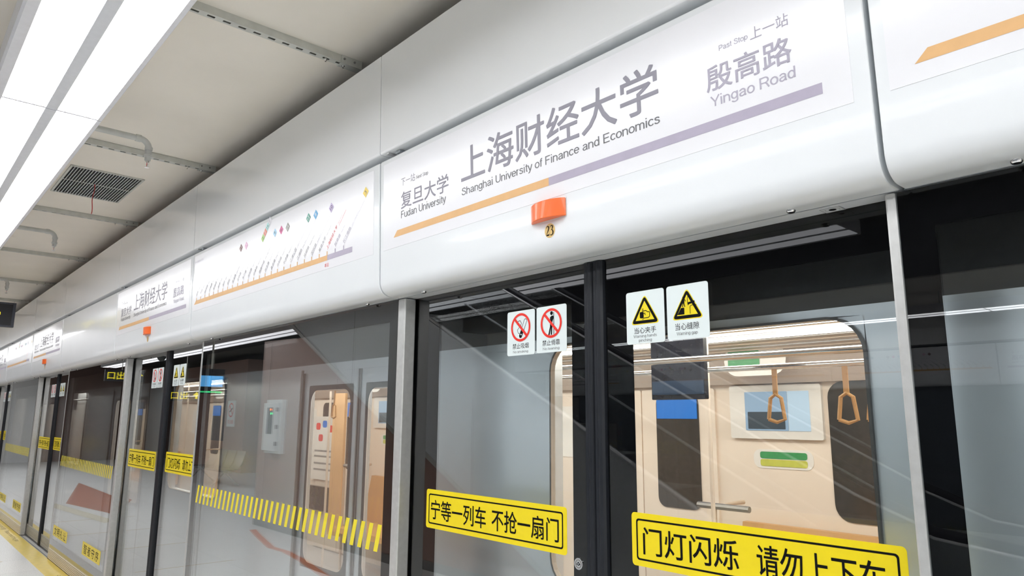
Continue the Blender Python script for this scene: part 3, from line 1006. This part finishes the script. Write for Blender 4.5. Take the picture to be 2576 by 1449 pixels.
for k in range(-5, -1):
    dup(LI, (-2.4 + 4.84 * k, -2.64, 0), label='twin strip ceiling light over the escalators, seen mirrored in the door glass', group='inner ceiling lights')
for k in range(-1, 2):
    dup(LM, (-.9 + 4.84 * k, -1.55, 0), label='unseen twin strip fill light added behind the camera', group='added fill lights behind the camera')  # unseen extra luminaires, added to brighten the floor and header underside
for k in range(-2, 3):
    dup(LM, (X0 + 4.84 * k + 1.2, YO + 2.73, 0), label='twin strip ceiling light along the far platform edge, seen mirrored', group='far side ceiling lights')

# ------------------------------------------------------------------ ceiling channels, pipes, grille
def channel():
    t = thing('slotted_channel', '', 'ceiling channel')
    w2 = .022; zb = 3.540; ya, yb = -2.6, -.175
    b = MB()
    b.box(-w2, -w2 + .003, ya, yb, zb + .002, ZC, GALV); b.box(w2 - .003, w2, ya, yb, zb + .002, ZC, GALV)
    b.box(-w2, -.008, ya, yb, zb, zb + .002, GALV); b.box(.008, w2, ya, yb, zb, zb + .002, GALV)
    step = .074; y = yb - .022
    e = yb
    while y > ya + .1:
        b.box(-.008, .008, y, e, zb, zb + .002, GALV)
        e = y - .036
        y -= step
    b.box(-.008, .008, ya, e, zb, zb + .002, GALV)
    b.box(-w2, w2, ya, yb, ZC - .003, ZC, GALV)
    b.build('rail', t)
    b = MB()
    b.box(-w2 - .004, w2 + .004, -.212, -.09, zb - .006, zb - .001, GALV)
    b.box(-w2 - .004, -w2 - .001, -.212, -.09, zb - .006, ZC, GALV); b.box(w2 + .001, w2 + .004, -.212, -.09, zb - .006, ZC, GALV)
    b.build('end_bracket', t)
    for x, y in ((0, -.188), (.0, -.291)):
        b = MB(); b.loft([[(x + r * math.cos(2 * PI * k / 6), y + r * math.sin(2 * PI * k / 6), z) for k in range(6)] for r, z in ((.009, zb - .001), (.009, zb - .009), (.005, zb - .010), (.005, zb - .018))], CHROME)
        b.build('bolt', t)
    for y in (-.195, -.135):
        b = MB(); b.tube([(w2 + .004, y, zb + .02), (w2 + .010, y, zb + .02)], .006, STEELD, 8)
        b.build('bolt', t)
    return t
CH = channel()
cx = [-3.25, -5.475, -7.64, -9.86, -12.1, -14.3, -16.5, -1.03, 1.16, 3.38]
CH.location = (cx[0], 0, 0)
CH['label'] = 'slotted steel ceiling channel nearest the camera, ending above the fascia'
cl = {1: 'slotted ceiling channel behind the nearest sprinkler', 2: 'slotted ceiling channel just beyond the air grille', 3: 'slotted ceiling channel behind the second sprinkler', 4: 'slotted ceiling channel by the farthest sprinkler', 5: 'farthest ceiling channel, above the black hanging sign', 6: 'ceiling channel hidden behind the black hanging sign'}
for i in range(1, 10):
    dup(CH, (cx[i], 0, 0), label=cl.get(i, 'slotted ceiling channel over or right of the camera'), group=None if i in cl else 'ceiling channels over the camera')

def sprinkler():
    t = thing('sprinkler_pipe', '', 'sprinkler')
    zp = 3.395; r = .019
    path = [(0, -2.6, zp), (0, -.80, zp)]
    for i in range(1, 7):
        a = math.radians(90 * i / 6)
        path.append((0, -.80 + .055 * math.sin(a), zp - .055 * (1 - math.cos(a))))
    b = MB(); b.tube(path + [(0, -.745, 3.30)], r, PIPE, 14)
    b.build('pipe', t, smooth=50)
    b = MB()
    b.tube([(0, -.825, zp), (0, -.795, zp)], .023, PIPE, 14)
    b.build('elbow_collar', t, smooth=40)
    b = MB()
    b.tube([(0, -.745, zp - .045), (0, -.745, zp - .065)], .023, PIPE, 14)
    b.build('elbow_collar', t, smooth=40)
    b = MB(); b.tube([(0, -.745, 3.305), (0, -.745, 3.300), (0, -.745, 3.285), (0, -.745, 3.283), (0, -.745, 3.262), (0, -.745, 3.260)], .02, PIPE, 14, rs=[.019, .024, .024, .018, .018, .012])
    b.build('reducer', t, smooth=40)
    b = MB()
    b.tube([(0, -.745, 3.262), (0, -.745, 3.248)], .010, CHROME, 10)
    for s in (-1, 1):
        b.tube([(s * .008, -.745, 3.25), (s * .012, -.745, 3.235), (s * .004, -.745, 3.218)], .0022, CHROME, 6)
    b.tube([(0, -.745, 3.219), (0, -.745, 3.216)], .015, CHROME, 14)
    hd = b.build('sprinkler_head', t, smooth=40)
    b = MB(); b.tube([(0, -.745, 3.247), (0, -.745, 3.222)], .0028, RED, 8)
    b.build('glass_bulb', hd)
    for y in (-1.25, -2.4):
        b = MB(); b.tube([(0, y, zp), (0, y, ZC)], .006, GALV, 8)
        b.tube([(0, y - .012, zp), (0, y + .012, zp)], .022, GALV, 12)
        b.build('pipe_clamp', t)
    return t
SP = sprinkler()
SP.location = (-4.72, 0, 0)
SP['label'] = 'grey sprinkler pipe with drop head nearest the camera, above the air grille'
dup(SP, (-7.83, 0, 0), label='second grey sprinkler pipe, beyond the air grille')
dup(SP, (-11.05, 0, 0), label='smallest and farthest grey sprinkler pipe')

t = thing('air_grille', 'slatted white air grille in the ceiling over a dark sheet for duct shade', 'air grille', (0, 0, 0))
gx0, gx1, gy0, gy1 = -6.99, -6.165, -.926, -.425
b = MB()
b.box(gx0 - .012, gx1 + .012, gy0 - .012, gy0 + .004, ZC - .010, ZC - .0005, GALV); b.box(gx0 - .012, gx1 + .012, gy1 - .004, gy1 + .012, ZC - .010, ZC - .0005, GALV)
b.box(gx0 - .012, gx0 + .004, gy0, gy1, ZC - .010, ZC - .0005, GALV); b.box(gx1 - .004, gx1 + .012, gy0, gy1, ZC - .010, ZC - .0005, GALV)
b.build('frame', t)
b = MB()
n = 24
for i in range(1, n):
    y = gy0 + (gy1 - gy0) * i / n
    b.box(gx0, gx1, y - .0022, y + .0022, ZC - .010, ZC - .004, CAB)
b.build('slats', t)
b = MB(); b.box((gx0 + gx1) / 2 - .006, (gx0 + gx1) / 2 + .006, gy0, gy1, ZC - .004, ZC - .001, GALV)
b.build('cross_bar', t)
b = MB(); b.box(gx0, gx1, gy0, gy1, ZC - .0018, ZC - .0004, DARK)  # flat dark sheet stands for the shade inside the duct
b.build('duct_shade_sheet', t)
b = MB()
pts = [(-6.54 + .004 * math.sin(i * 1.3), -.700 + .005 * math.sin(i * .9), ZC - .010 - i * .0256) for i in range(11)]
L_ = [(x - .006, y, z) for x, y, z in pts]; R_ = [(x + .006, y + .003, z) for x, y, z in pts]
b.loft([[l, r_, (r_[0], r_[1] + .0012, r_[2]), (l[0], l[1] + .0012, l[2])] for l, r_ in zip(L_, R_)], RIBBON)
tag(b.build('ribbon'), 'red ribbon hanging from the ceiling air grille', 'ribbon')

# ------------------------------------------------------------------ hanging way-out sign
t = thing('hanging_sign', 'black hanging sign with lit yellow arrow at the left edge', 'sign', (-12.13, 0, 0))
b = MB(); b.box(-.09, 0, -2.10, -.500, 2.890, 3.236, SIGNB)
b.build('case', t)
b = MB()
for y0, y1, z0, z1 in ((-2.10, -.500, 3.212, 3.236), (-2.10, -.500, 2.890, 2.914), (-.535, -.500, 2.914, 3.212), (-2.10, -2.065, 2.914, 3.212)):
    b.box(0, .006, y0, y1, z0, z1, SIGNF)
b.build('rim', t)
mp = lambda u, v: (.002, u, v)
b = MB(); ay = -.775
b.flat([(ay - .036, 2.945), (ay + .036, 2.945), (ay + .036, 3.055), (ay + .105, 3.055), (ay + .105, 3.09), (ay, 3.185), (ay - .105, 3.09), (ay - .105, 3.055), (ay - .036, 3.055)], mp, ARROW)
b.build('arrow', t)
b = MB(); cy = -1.12
b.ring(rrect(cy - .12, cy + .12, 2.935, 3.19, .03), rrect(cy - .085, cy + .085, 2.955, 3.165, .02), mp, ARROW)
for z in (3.00, 3.055, 3.11):
    b.flat([(cy - .06, z), (cy + .06, z), (cy + .06, z + .022), (cy - .06, z + .022)], mp, ARROW)
b.build('pictogram', t)
for y in (-.8, -1.8):
    b = MB(); b.tube([(-.045, y, 3.236), (-.045, y, ZC)], .010, GALV, 8)
    b.build('hanger', t)

# ------------------------------------------------------------------ floor markings
b = MB(); b.box(XL, XR, -.262, -.075, 0, .003, FLOORY)
y_ = tag(b.build('floor_safety_band'), 'yellow safety band on the floor along the glass screens', 'floor marking')
BRN = mat('brown print', (.30, .20, .03), .6, noise=.1)
for k in range(-1, 4):
    xo = -2.40 - P * k
    for w_, xa, xb in (('请注意空隙', -1.9, -1.1), ('Please mind the gap', -.95, .2)):
        b = MB()
        b.text(w_, xo + xa, xo + xb, -.205, -.13, lambda x, y: (x, y, .0036), BRN)
        b.build('lettering', y_)
for i in range(7):
    b = MB(); xx = -13.6 + i * 1.6; b.box(xx, xx + .012, -1.7, -.5, 0, .0012, BRASS)
    tag(b.build('floor_strip'), 'thin brass strip set across the grey floor', 'floor strip', 'brass strips in the floor')
# orange guide line on the floor that shows mirrored in the glass
b = MB()
pts = [(-10.9, -2.78), (-10.3, -2.62), (-9.3, -2.38), (-8.9, -2.40), (-8.3, -2.32), (-7.3, -2.12), (-6.2, -1.95)]
for (ax, ay), (bx, by) in zip(pts, pts[1:]):
    b.add([(ax, ay - .05, .002), (bx, by - .05, .002), (bx, by + .05, .002), (ax, ay + .05, .002)], [(0, 1, 2, 3)], FLOORO)
tag(b.build('floor_guide_line'), 'bent orange guide line on the floor, mirrored in the striped glass', 'floor marking')
b = MB(); b.flat([(-21, -2.4), (-16.2, -2.3), (-14.2, -1.6), (-16.3, -1.3)], lambda x, y: (x, y, .002), FLOORR)
tag(b.build('floor_patch'), 'reddish floor film patch mirrored in the second fixed glass', 'floor marking')
b = MB(); b.flat([(-16.4, -1.15), (-13.2, -1.45), (-13.0, -1.25), (-16.2, -.95)], lambda x, y: (x, y, .0022), FLOORC)
tag(b.build('floor_stripe'), 'cream floor stripe beside the reddish floor film', 'floor marking')

# ------------------------------------------------------------------ platform behind the camera (mirrored in the glass)
SL = .5165
def sz(x):                                    # soffit line of the escalator flank
    return 2.85 - SL * (x + 10.08)
t = thing('escalator', 'steel clad escalator over a brown panelled flank behind the camera, mirrored in the glass', 'escalator', (0, 0, 0))
b = MB(); b.prism_y([(-11.42, 0), (-4.562, 0), (-10.08, 2.85), (-11.42, 2.89)], -3.10, -3.0, BROWN)
b.build('brown_side_panel', t)
for x in (-11.15, -8.9):
    b = MB(); b.box(x, x + .006, -3.0, -2.997, 0, 2.85 if x < -10 else sz(x) - .05, BROWND)
    b.build('panel_joint', t)
b = MB(); b.box(-11.42, -4.6, -3.0, -2.992, 0, .10, STEELD)
b.build('skirting', t)
b = MB(); b.box(-11.46, -11.42, -8.3, -3.0, 0, 2.89, BROWN)
b.build('return_wall', t)
def band(z0, z1, y0, y1, xa, xb, m, nm, land=None):
    b = MB()
    pts = [(xa, sz(xa) + z0), (xb, sz(xb) + z0), (xb, sz(xb) + z1), (xa, sz(xa) + z1)]
    b.prism_y(pts, y0, y1, m)
    return b.build(nm, t)
band(0, .06, -3.10, -2.985, -11.2, -4.60, STEEL, 'edge_trim')
b = MB()
b.prism_y([(-11.22, 3.5), (-4.45, .0), (1.0, 0), (1.0, .25), (-1.9, .25), (-8.3, 3.5)], -3.12, -3.0, ESC)
b.build('side_cladding', t)
b = MB()
for i in range(5):
    x = -8.5 + i * 1.2
    b.box(x, x + .008, -3.0, -2.998, max(0.02, sz(x) + .08), min(3.4, sz(x) + 1.1), STEELD)
b.build('cladding_joint', t)
ALU = mat('bright aluminium trim', (.85, .86, .88), .3, noise=.02)
for y in (-3.06, -4.20):
    b = MB()
    hp = [(-6.5, y, sz(-6.5) + 2.5), (-2.1, y, sz(-2.1) + 2.5), (-1.6, y, 1.03), (-1.1, y, .97), (.75, y, .96), (.97, y, .88), (1.05, y, .70), (.95, y, .52), (.65, y, .42)]
    b.tube(hp, .032, RUBBER, 10)
    b.build('handrail', t, smooth=50)
    for k_ in (1, -1):
        b = MB()
        b.tube([(x, y + k_ * .033, z - .03) for x, y, z in hp[:5]], .009, ALU, 6)
        b.build('handrail_guide', t)
    b = MB()
    b.prism_y([(-8.3, 3.5), (-1.9, .25), (.8, .25), (1.0, .70), (.75, .93), (-1.1, .94), (-1.6, 1.0), (-2.1, sz(-2.1) + 2.47), (-6.56, 3.5)], y - .008, y + .008, TGLASS)
    b.build('balustrade', t)
    b = MB(); b.tube([(-8.2, y + .07, 3.48), (-1.9, y + .07, .29), (.8, y + .07, .28)], .014, ALU, 8)
    b.build('steel_rail', t)
for i in range(9):
    b = MB(); x = -3.4 - i * .55; z = (-x - 2.0) * SL + .05
    b.box(x - .55, x, -4.15, -3.12, z - .25, z, STEELD)
    b.build('step', t)

def cabinet():
    t = thing('wall_cabinet', 'white wall cabinet with dark window and small lamps, mirrored on brown wall', 'cabinet', (0, 0, 0))
    x0, x1, z0, z1 = -11.06, -10.48, 1.12, 1.93
    b = MB(); b.box(x0 + .02, x1, -3.0, -2.93, z0, z1, CAB)
    b.build('body', t, bevel=.004)
    b = MB(); b.box(x0, x1 - .06, -2.93, -2.895, z0 + .04, z1 - .05, CAB)
    d = b.build('door', t, bevel=.004)
    b = MB(); b.box(x0 + .14, x0 + .34, -2.894, -2.892, z0 + .29, z1 - .12, SMOKE)
    b.build('window_pane', d)
    for z in (z0 + .15, z0 + .40, z0 + .66):
        b = MB(); b.box(x1 - .12, x1 - .03, -2.895, -2.885, z - .03, z + .03, STEELD)
        b.build('hinge', t)
    for x, z, m in ((x0 + .27, z1 - .15, LEDR), (x0 + .30, z1 - .21, LEDG)):
        b = MB(); b.slab(circ(x, z, .018, 12), pl(-2.891), pl(-2.886), m)
        b.build('pilot_lamp', t)
    return t
cabinet()

t = thing('brown_wall', 'dark brown wall block behind the bench, mirrored left of the white cabinet', 'wall panel', (0, 0, 0))
b = MB(); b.box(-28.0, -21.6, -7.4, -6.7, 0, 3.40, BROWN)
b.build('panel', t)
b = MB(); b.box(-24.3, -23.2, -6.7, -6.68, .9, 2.9, NAVY)
b.build('navy_banner', t)
b = MB(); b.slab(rrect(-23.0, -22.35, 1.35, 2.15, .03), pl(-6.70), pl(-6.69), STICK)
s = b.build('no_smoking_poster', t)
b = MB(); b.ring(circ(-22.68, 1.86, .22), circ(-22.68, 1.86, .18), pl(-6.686), RED); b.line([(-22.82, 2.0), (-22.54, 1.72)], .04, pl(-6.686), RED)
b.line([(-22.80, 1.80), (-22.56, 1.92)], .04, pl(-6.687), INK)
b.text('禁止吸烟', -22.9, -22.46, 1.44, 1.56, pl(-6.686), RED)
b.build('pictogram', s)

t = thing('bench', 'steel seat bench mirrored in the striped glass', 'bench', (-18.6, -4.8, 0))
for i in range(4):
    x = -1.1 + i * .58
    b = MB()
    b.loft([[(x + u, y, z) for u in (0, .52)] + [(x + u, y - .015, z - .02) for u in (.52, 0)] for y, z in ((.25, .44), (0, .42), (-.22, .43), (-.30, .55), (-.38, .84))], SEATM)
    b.build('seat', t, smooth=40)
b = MB(); b.box(-1.1, 1.2, -.05, .03, .34, .39, STEELD)
b.build('beam', t)
for x in (-.8, .9):
    b = MB(); b.tube([(x, .3, .02), (x, 0, .34), (x, -.35, .02)], .022, CHROME, 8)
    b.build('leg', t)

t = thing('display_screen', 'hanging blue train time screen, mirrored at the top of the striped glass', 'screen', (-14.9, -3.12, 0))
b = MB(); b.box(-.10, 0, -.50, 0.0, 2.12, 2.62, SIGNB)
b.build('case', t)
b = MB(); b.box(0, .004, -.47, -.03, 2.26, 2.48, TV)
b.build('picture', t)
b = MB(); b.box(0, .004, -.47, -.03, 2.14, 2.17, TVG)
b.build('green_text_lines', t)
b = MB(); b.tube([(-.05, -.25, 2.62), (-.05, -.25, ZC)], .02, GALV, 8)
b.build('hanger', t)
t = thing('dome_camera', 'white dome camera hanging from the ceiling, mirrored in the second door', 'camera', (-16.0, -2.55, 0))
b = MB(); b.tube([(0, 0, ZC), (0, 0, 3.02)], .025, CAB, 10); b.tube([(0, 0, 3.04), (0, 0, 3.02), (0, 0, 2.90)], .1, CAB, 16, rs=[.06, .11, .11])
b.build('housing', t, smooth=50)
b = MB(); b.tube([(0, 0, 2.90), (0, 0, 2.86), (0, 0, 2.81), (0, 0, 2.79)], .1, SMOKE, 16, rs=[.09, .085, .05, .01])
b.build('dome', t, smooth=60)

for x, y, dz, lab in ((-20.8, -2.78, 0, 'small lit yellow exit sign mirrored in the second fixed glass'), (-19.8, -3.95, -.5, 'small lit yellow exit sign mirrored in the second door')):
    t = thing('exit_sign', lab, 'sign', (x, y, dz))
    b = MB(); b.box(-.06, 0, -.7, .1, 2.55, 2.85, SIGNB); b.build('case', t)
    b = MB(); mp = lambda u, v: (.003, u, v)
    b.text('出口', -.36, .04, 2.60, 2.80, mp, ARROW)
    b.flat([(-.62, 2.62), (-.56, 2.62), (-.56, 2.71), (-.50, 2.71), (-.59, 2.80), (-.68, 2.71), (-.62, 2.71)], mp, ARROW)
    b.build('lettering', t)
    b = MB(); b.tube([(-.03, -.3, 2.85), (-.03, -.3, ZC - dz)], .01, GALV, 8); b.build('hanger', t)

# far side of the island platform
b = MB()
b.box(XL, XR, YO - .02, YO + .06, 0, 2.22, OPPG)
b.box(XL, -12.0, YO, YO + .17, 2.225, 2.86, WHITE); b.box(8.9, XR, YO, YO + .17, 2.225, 2.86, WHITE)
b.box(XL, XR, YO - .1, YO + .21, 2.905, 3.40, FASCIA)
b.box(XL, -20.0, YO + .06, YO + .065, 1.08, 1.20, YELS)
struct(b.build('wall_far'))
for k in range(3):
    # rotated half a turn: panels face this platform side
    dup(HM, (-8.64 - 4.84 * (k - 1), YO, 0), PI, label='white line map panel across the platform, mirrored in the right glass', group='far side line map panels')
    dup(HD, (-8.64 - 4.84 * (k - 1), YO, 0), PI, label='white station name panel across the platform, mirrored in the right glass', group='far side name panels', skip=('number_sticker',))

# ------------------------------------------------------------------ train
tr = thing('metro_train', 'silver metro train passing behind the glass with warm lit interior', 'train', (0, 0, 0))
DC = -3.62                                   # a door centre
TY = .20
K = range(-2, 4)
W0, W1, WZ0, WZ1 = 1.56, 2.80, 1.05, 1.97     # big window, from the door centre
b = MB()
def skin(x0, x1, z0, z1):
    b.box(x0, x1, TY, TY + .06, z0, z1, TRAINX)
xa = DC - P * 4 - .7
for k in range(-2, 4):
    c = DC - P * k
    skin(c + .7, c + W0, -.05, 2.00); skin(c + W1, c + P - .7, -.05, 2.00)
    skin(c + W0, c + W1, -.05, WZ0); skin(c + W0, c + W1, WZ1, 2.00)
    skin(c - .7, c + .7, 1.95, 2.00); skin(c - .7, c + .7, -.05, .02)
xb0, xb1 = DC - P * 3 - .7, DC + P * 2 + P - .7
recalc(b.build('body_shell', tr, smooth=30))
b = MB()
roof = [(TY + .005, 2.00), (TY, 2.10), (TY + .05, 2.28), (TY + .2, 2.48), (TY + .6, 2.62), (TY + 1.3, 2.66), (TY + 2.0, 2.62), (TY + 2.4, 2.48), (TY + 2.55, 2.28), (TY + 2.6, 2.10), (TY + 2.6, 2.02),
        (TY + 2.54, 2.02), (TY + 2.50, 2.24), (TY + 2.3, 2.42), (TY + 1.3, 2.58), (TY + .3, 2.42), (TY + .1, 2.24), (TY + .06, 2.00)]
b.prism_x(roof, xb0, xb1, mat('dark train roof', (.035, .035, .037), .55, noise=.1))
recalc(b.build('roof', tr, smooth=30))
b = MB()
b.box(xb0, xb1, TY + 2.54, TY + 2.60, -.05, 2.02, TRAINX)
b.box(xb0, xb1, TY, TY + 2.6, -.25, -.05, TRAINX)
b.box(xb0 - .05, xb0, TY, TY + 2.6, -.25, 2.5, TRAINX); b.box(xb1, xb1 + .05, TY, TY + 2.6, -.25, 2.5, TRAINX)
recalc(b.build('underframe_and_far_side', tr, smooth=30))
def rwin(x0, x1, z0, z1, r, y, nm, wood=0.004):
    """rubber-framed pane with rounded corners in front of its opening"""
    b = MB()
    n = 6
    inner = rrect(x0 + wood, x1 - wood, z0 + wood, z1 - wood, r, n)
    outer = rrect(x0 - .004, x1 + .004, z0 - .004, z1 + .004, r + .006, n)
    b.ring(outer, inner, pl(y - .012), SEAL)
    b.ring(inner, inner, pl(y), SEAL)
    m = len(inner)
    b.add([pl(y - .012)(*p) for p in inner] + [pl(y + .012)(*p) for p in inner], [(i, (i + 1) % m, m + (i + 1) % m, m + i) for i in range(m)], CREAMD)
    b.add([pl(y - .012)(*p) for p in outer] + [pl(y + .0)(*p) for p in outer], [(i, (i + 1) % m, m + (i + 1) % m, m + i) for i in range(m)], SEAL)
    o = b.build(nm, tr)
    cm = MB()
    sq = rrect(x0, x1, z0, z1, .0005, n)
    cm.ring(sq, outer, pl(y - .001), TRAINX); cm.ring(sq, inner, pl(y - .0005), TRAINX)
    cm.build('corner_plate', o)
    g = MB(); g.flat(inner, pl(y - .002), TGLASS)
    g.build('pane', o)
    return o
for k in K:
    c = DC - P * k
    rwin(c + W0, c + W1, WZ0, WZ1, .10, TY, 'side_window')
    for s in (0, 1):
        x0 = c - .695 + s * .70; x1 = x0 + .69
        wx0, wx1, wz0, wz1 = x0 + .075, x1 - .075, .80, 1.86
        b = MB()
        for a in ((x0, wx0, .02, 1.95), (wx1, x1, .02, 1.95), (wx0, wx1, .02, wz0), (wx0, wx1, wz1, 1.95)):
            b.box(a[0], a[1], TY + .012, TY + .045, a[2], a[3], TRAINX)
        d = b.build('passenger_door', tr)
        b = MB(); inner = rrect(wx0 + .02, wx1 - .02, wz0 + .02, wz1 - .02, .08, 6); outer = rrect(wx0 - .01, wx1 + .01, wz0 - .01, wz1 + .01, .01, 6)
        b.ring(outer, inner, pl(TY + .010), SEAL); b.build('seal', d)
        b = MB(); b.flat(inner, pl(TY + .016), TGLASS); b.build('pane', d)
        b = MB(); e = x1 - .012 if s == 0 else x0
        b.box(e, e + .012, TY + .006, TY + .045, .02, 1.95, TRAIND); b.build('edge_rubber', d)
    b = MB(); b.box(c - .73, c - .70, TY - .006, TY + .01, .0, 1.97, TRAIND); b.box(c + .70, c + .73, TY - .006, TY + .01, .0, 1.97, TRAIND)
    b.build('door_frame', tr)
# interior
YF = 2.72
b = MB(); b.box(xb0, xb1, TY + .06, TY + 2.54, -.04, 0, mat('train floor', (.40, .38, .36), .4, noise=.1, nscale=40))
b.build('cabin_floor', tr)
b = MB()
b.prism_x([(TY + .30, 2.05), (TY + .30, 2.10), (TY + .75, 2.22), (TY + 1.85, 2.22), (TY + 2.25, 2.12), (TY + 2.45, 1.92), (TY + 2.52, 1.92), (TY + 2.50, 2.24), (TY + 1.3, 2.45), (TY + .1, 2.24), (TY + .065, 2.0)], xb0, xb1, TCEIL)
for i in range(7):
    y = TY + 1.88 + i * .055
    b.box(xb0, xb1, y, y + .012, 2.208 - i * .014, 2.222 - i * .014, STEELD if i % 2 else CREAMD)
recalc(b.build('cabin_ceiling', tr))
for y0, y1 in ((TY + 1.50, TY + 1.72), (TY + .62, TY + .84)):
    b = MB(); b.box(xb0, xb1, y0, y1, 2.195, 2.215, TLIGHT)
    b.build('light_line', tr)
b = MB(); b.box(xb0, xb1, TY + 1.93, TY + 1.955, 2.165, 2.18, TLIGHT); b.build('thin_light_line', tr)
b = MB(); b.box(xb0, xb1, YF, YF + .03, 0, 2.05, CREAM); b.build('cabin_wall', tr)
def pic(nm, x0, x1, z0, z1, y, m, r=.01, parent=tr, th=.006):
    b = MB(); b.slab(rrect(x0, x1, z0, z1, r, 5), pl(y), pl(y - th), m)
    return b.build(nm, parent)
for k in K:
    c = DC - P * k + .05
    for s in (0, 1):
        x0 = c - .66 + s * .665
        d = pic('far_door', x0, x0 + .655, .02, 1.90, YF, CREAM, .02, th=.02)
        pic('pane', x0 + .14, x0 + .52, 1.03, 1.86, YF - .021, TWIN, .07, d)
        if s: pic('poster', x0 + .15, x0 + .51, 1.68, 1.855, YF - .028, BLUE, .005, d)
    e = pic('hanging_board', c + 1.27, c + 1.59, 1.775, 2.19, TY + 1.0, TSCREEN, .006, th=.03)
    pic('blue_foot', c + 1.275, c + 1.585, 1.80, 1.87, TY + .9695, NAVY, .003, e, .002)
    # pillar with screen, between door and window
    f = pic('information_screen', c + .79, c + 1.45, 1.55, 1.91, YF, PALE, .015, th=.03)
    pic('picture', c + .91, c + 1.22, 1.605, 1.865, YF - .031, SCREEN, .004, f, .003)
    pic('dark_picture', c + .93, c + 1.20, 1.615, 1.73, YF - .0345, SCREEND, .004, f, .002)
    pic('side_bar', c + 1.225, c + 1.37, 1.605, 1.865, YF - .031, SCREENL, .004, f, .003)
    g = pic('green_sticker', c + .94, c + 1.36, 1.355, 1.48, YF, PALE, .05, th=.004)
    pic('green_half', c + .99, c + 1.32, 1.42, 1.465, YF - .005, GREEN, .015, g, .002)
    pic('lime_half', c + .99, c + 1.32, 1.37, 1.415, YF - .005, LIME, .015, g, .002)
    r_ = pic('round_sticker', c + .92, c + 1.36, 1.96, 2.17, YF - .28, PALE, .10, th=.006)
    pic('green_lettering', c + .95, c + 1.18, 2.0, 2.14, YF - .287, GREEN, .03, r_, .002)
    pic('far_window', c + 1.48, c + 2.72, 1.06, 1.92, YF, TWIN, .10, th=.006)
    pic('notice', c - .98, c - .76, 1.35, 1.78, YF, PALE, .01, th=.005)
    if k == 1:
        q = pic('poster_board', c - .77, c + .06, .86, 1.68, YF - .03, PALE, .01, th=.012)
        for i_, (zz, w_) in enumerate(((1.22, .62), (1.15, .55), (1.06, .60), (.98, .52))):
            pic('text_line', c - .68, c - .68 + w_, zz, zz + .022, YF - .043, INKM, .004, q, .001)
        for xx, zz, m_ in ((c - .60, 1.55, RED), (c - .42, 1.58, BLUE), (c - .25, 1.52, RED), (c - .06, 1.56, GREEN), (c - .52, 1.40, REDINK)):
            pic('picture_spot', xx - .06, xx + .06, zz - .045, zz + .045, YF - .043, m_, .03, q, .001)
        pic('dark_box', c - .77, c - .05, .48, .78, YF - .03, TWIN, .02, th=.05)
        pic('wood_panel', c + .62, c + .90, .35, 1.95, YF - .45, mat('light wood', (.78, .50, .26), .45, noise=.06, nscale=4), .02, th=.03)
    # bench under the window
    b = MB()
    b.prism_x([(YF - .02, 1.00), (YF - .07, 1.00), (YF - .16, .50), (YF - .52, .46), (YF - .54, .41), (YF - .10, .38), (YF - .02, .38)], c + .87, c + 3.35, TAN)
    recalc(b.build('bench_seat', tr, smooth=30))
    b = MB(); b.prism_x([(TY + .10, 1.00), (TY + .15, 1.00), (TY + .22, .50), (TY + .56, .46), (TY + .58, .41), (TY + .15, .38), (TY + .10, .38)], c + .60, c + 3.0, TAN)
    recalc(b.build('bench_seat', tr, smooth=30))
    b = MB(); b.tube([(c + .90, YF - .45, 0), (c + .90, YF - .45, 1.13), (c + .90, YF - .1, 1.13)], .016, CREAMD, 8); b.tube([(c + .78, YF - .45, 1.13), (c + 1.15, YF - .45, 1.13)], .02, STEELD, 8)
    b.build('armrest', tr)
    b = MB(); b.tube([(c + 1.10, TY + 1.75, 0), (c + 1.10, TY + 1.75, 2.2)], .013, CREAM, 10); b.build('grab_pole', tr, smooth=50)
    if k in (-1, 0, 1):
        for x in (c + 1.67, c + 2.04, c + 2.18):
            b = MB(); yy = TY + 1.50
            b.box(x - .013, x + .013, yy - .004, yy + .004, 1.80, 1.955, TAN)
            b.tube([(x - .045, yy, 1.68), (x - .03, yy, 1.79), (x, yy, 1.81), (x + .03, yy, 1.79), (x + .045, yy, 1.68), (x, yy, 1.665), (x - .045, yy, 1.68)], .010, TAN, 6)
            b.build('hand_strap', tr)
b = MB(); b.tube([(xb0, TY + 1.50, 1.955), (xb1, TY + 1.50, 1.955)], .016, CHROME, 8); b.build('hand_rail', tr, smooth=50)
b = MB(); b.tube([(xb0, TY + .80, 1.955), (xb1, TY + .80, 1.955)], .016, CHROME, 8); b.build('hand_rail', tr, smooth=50)
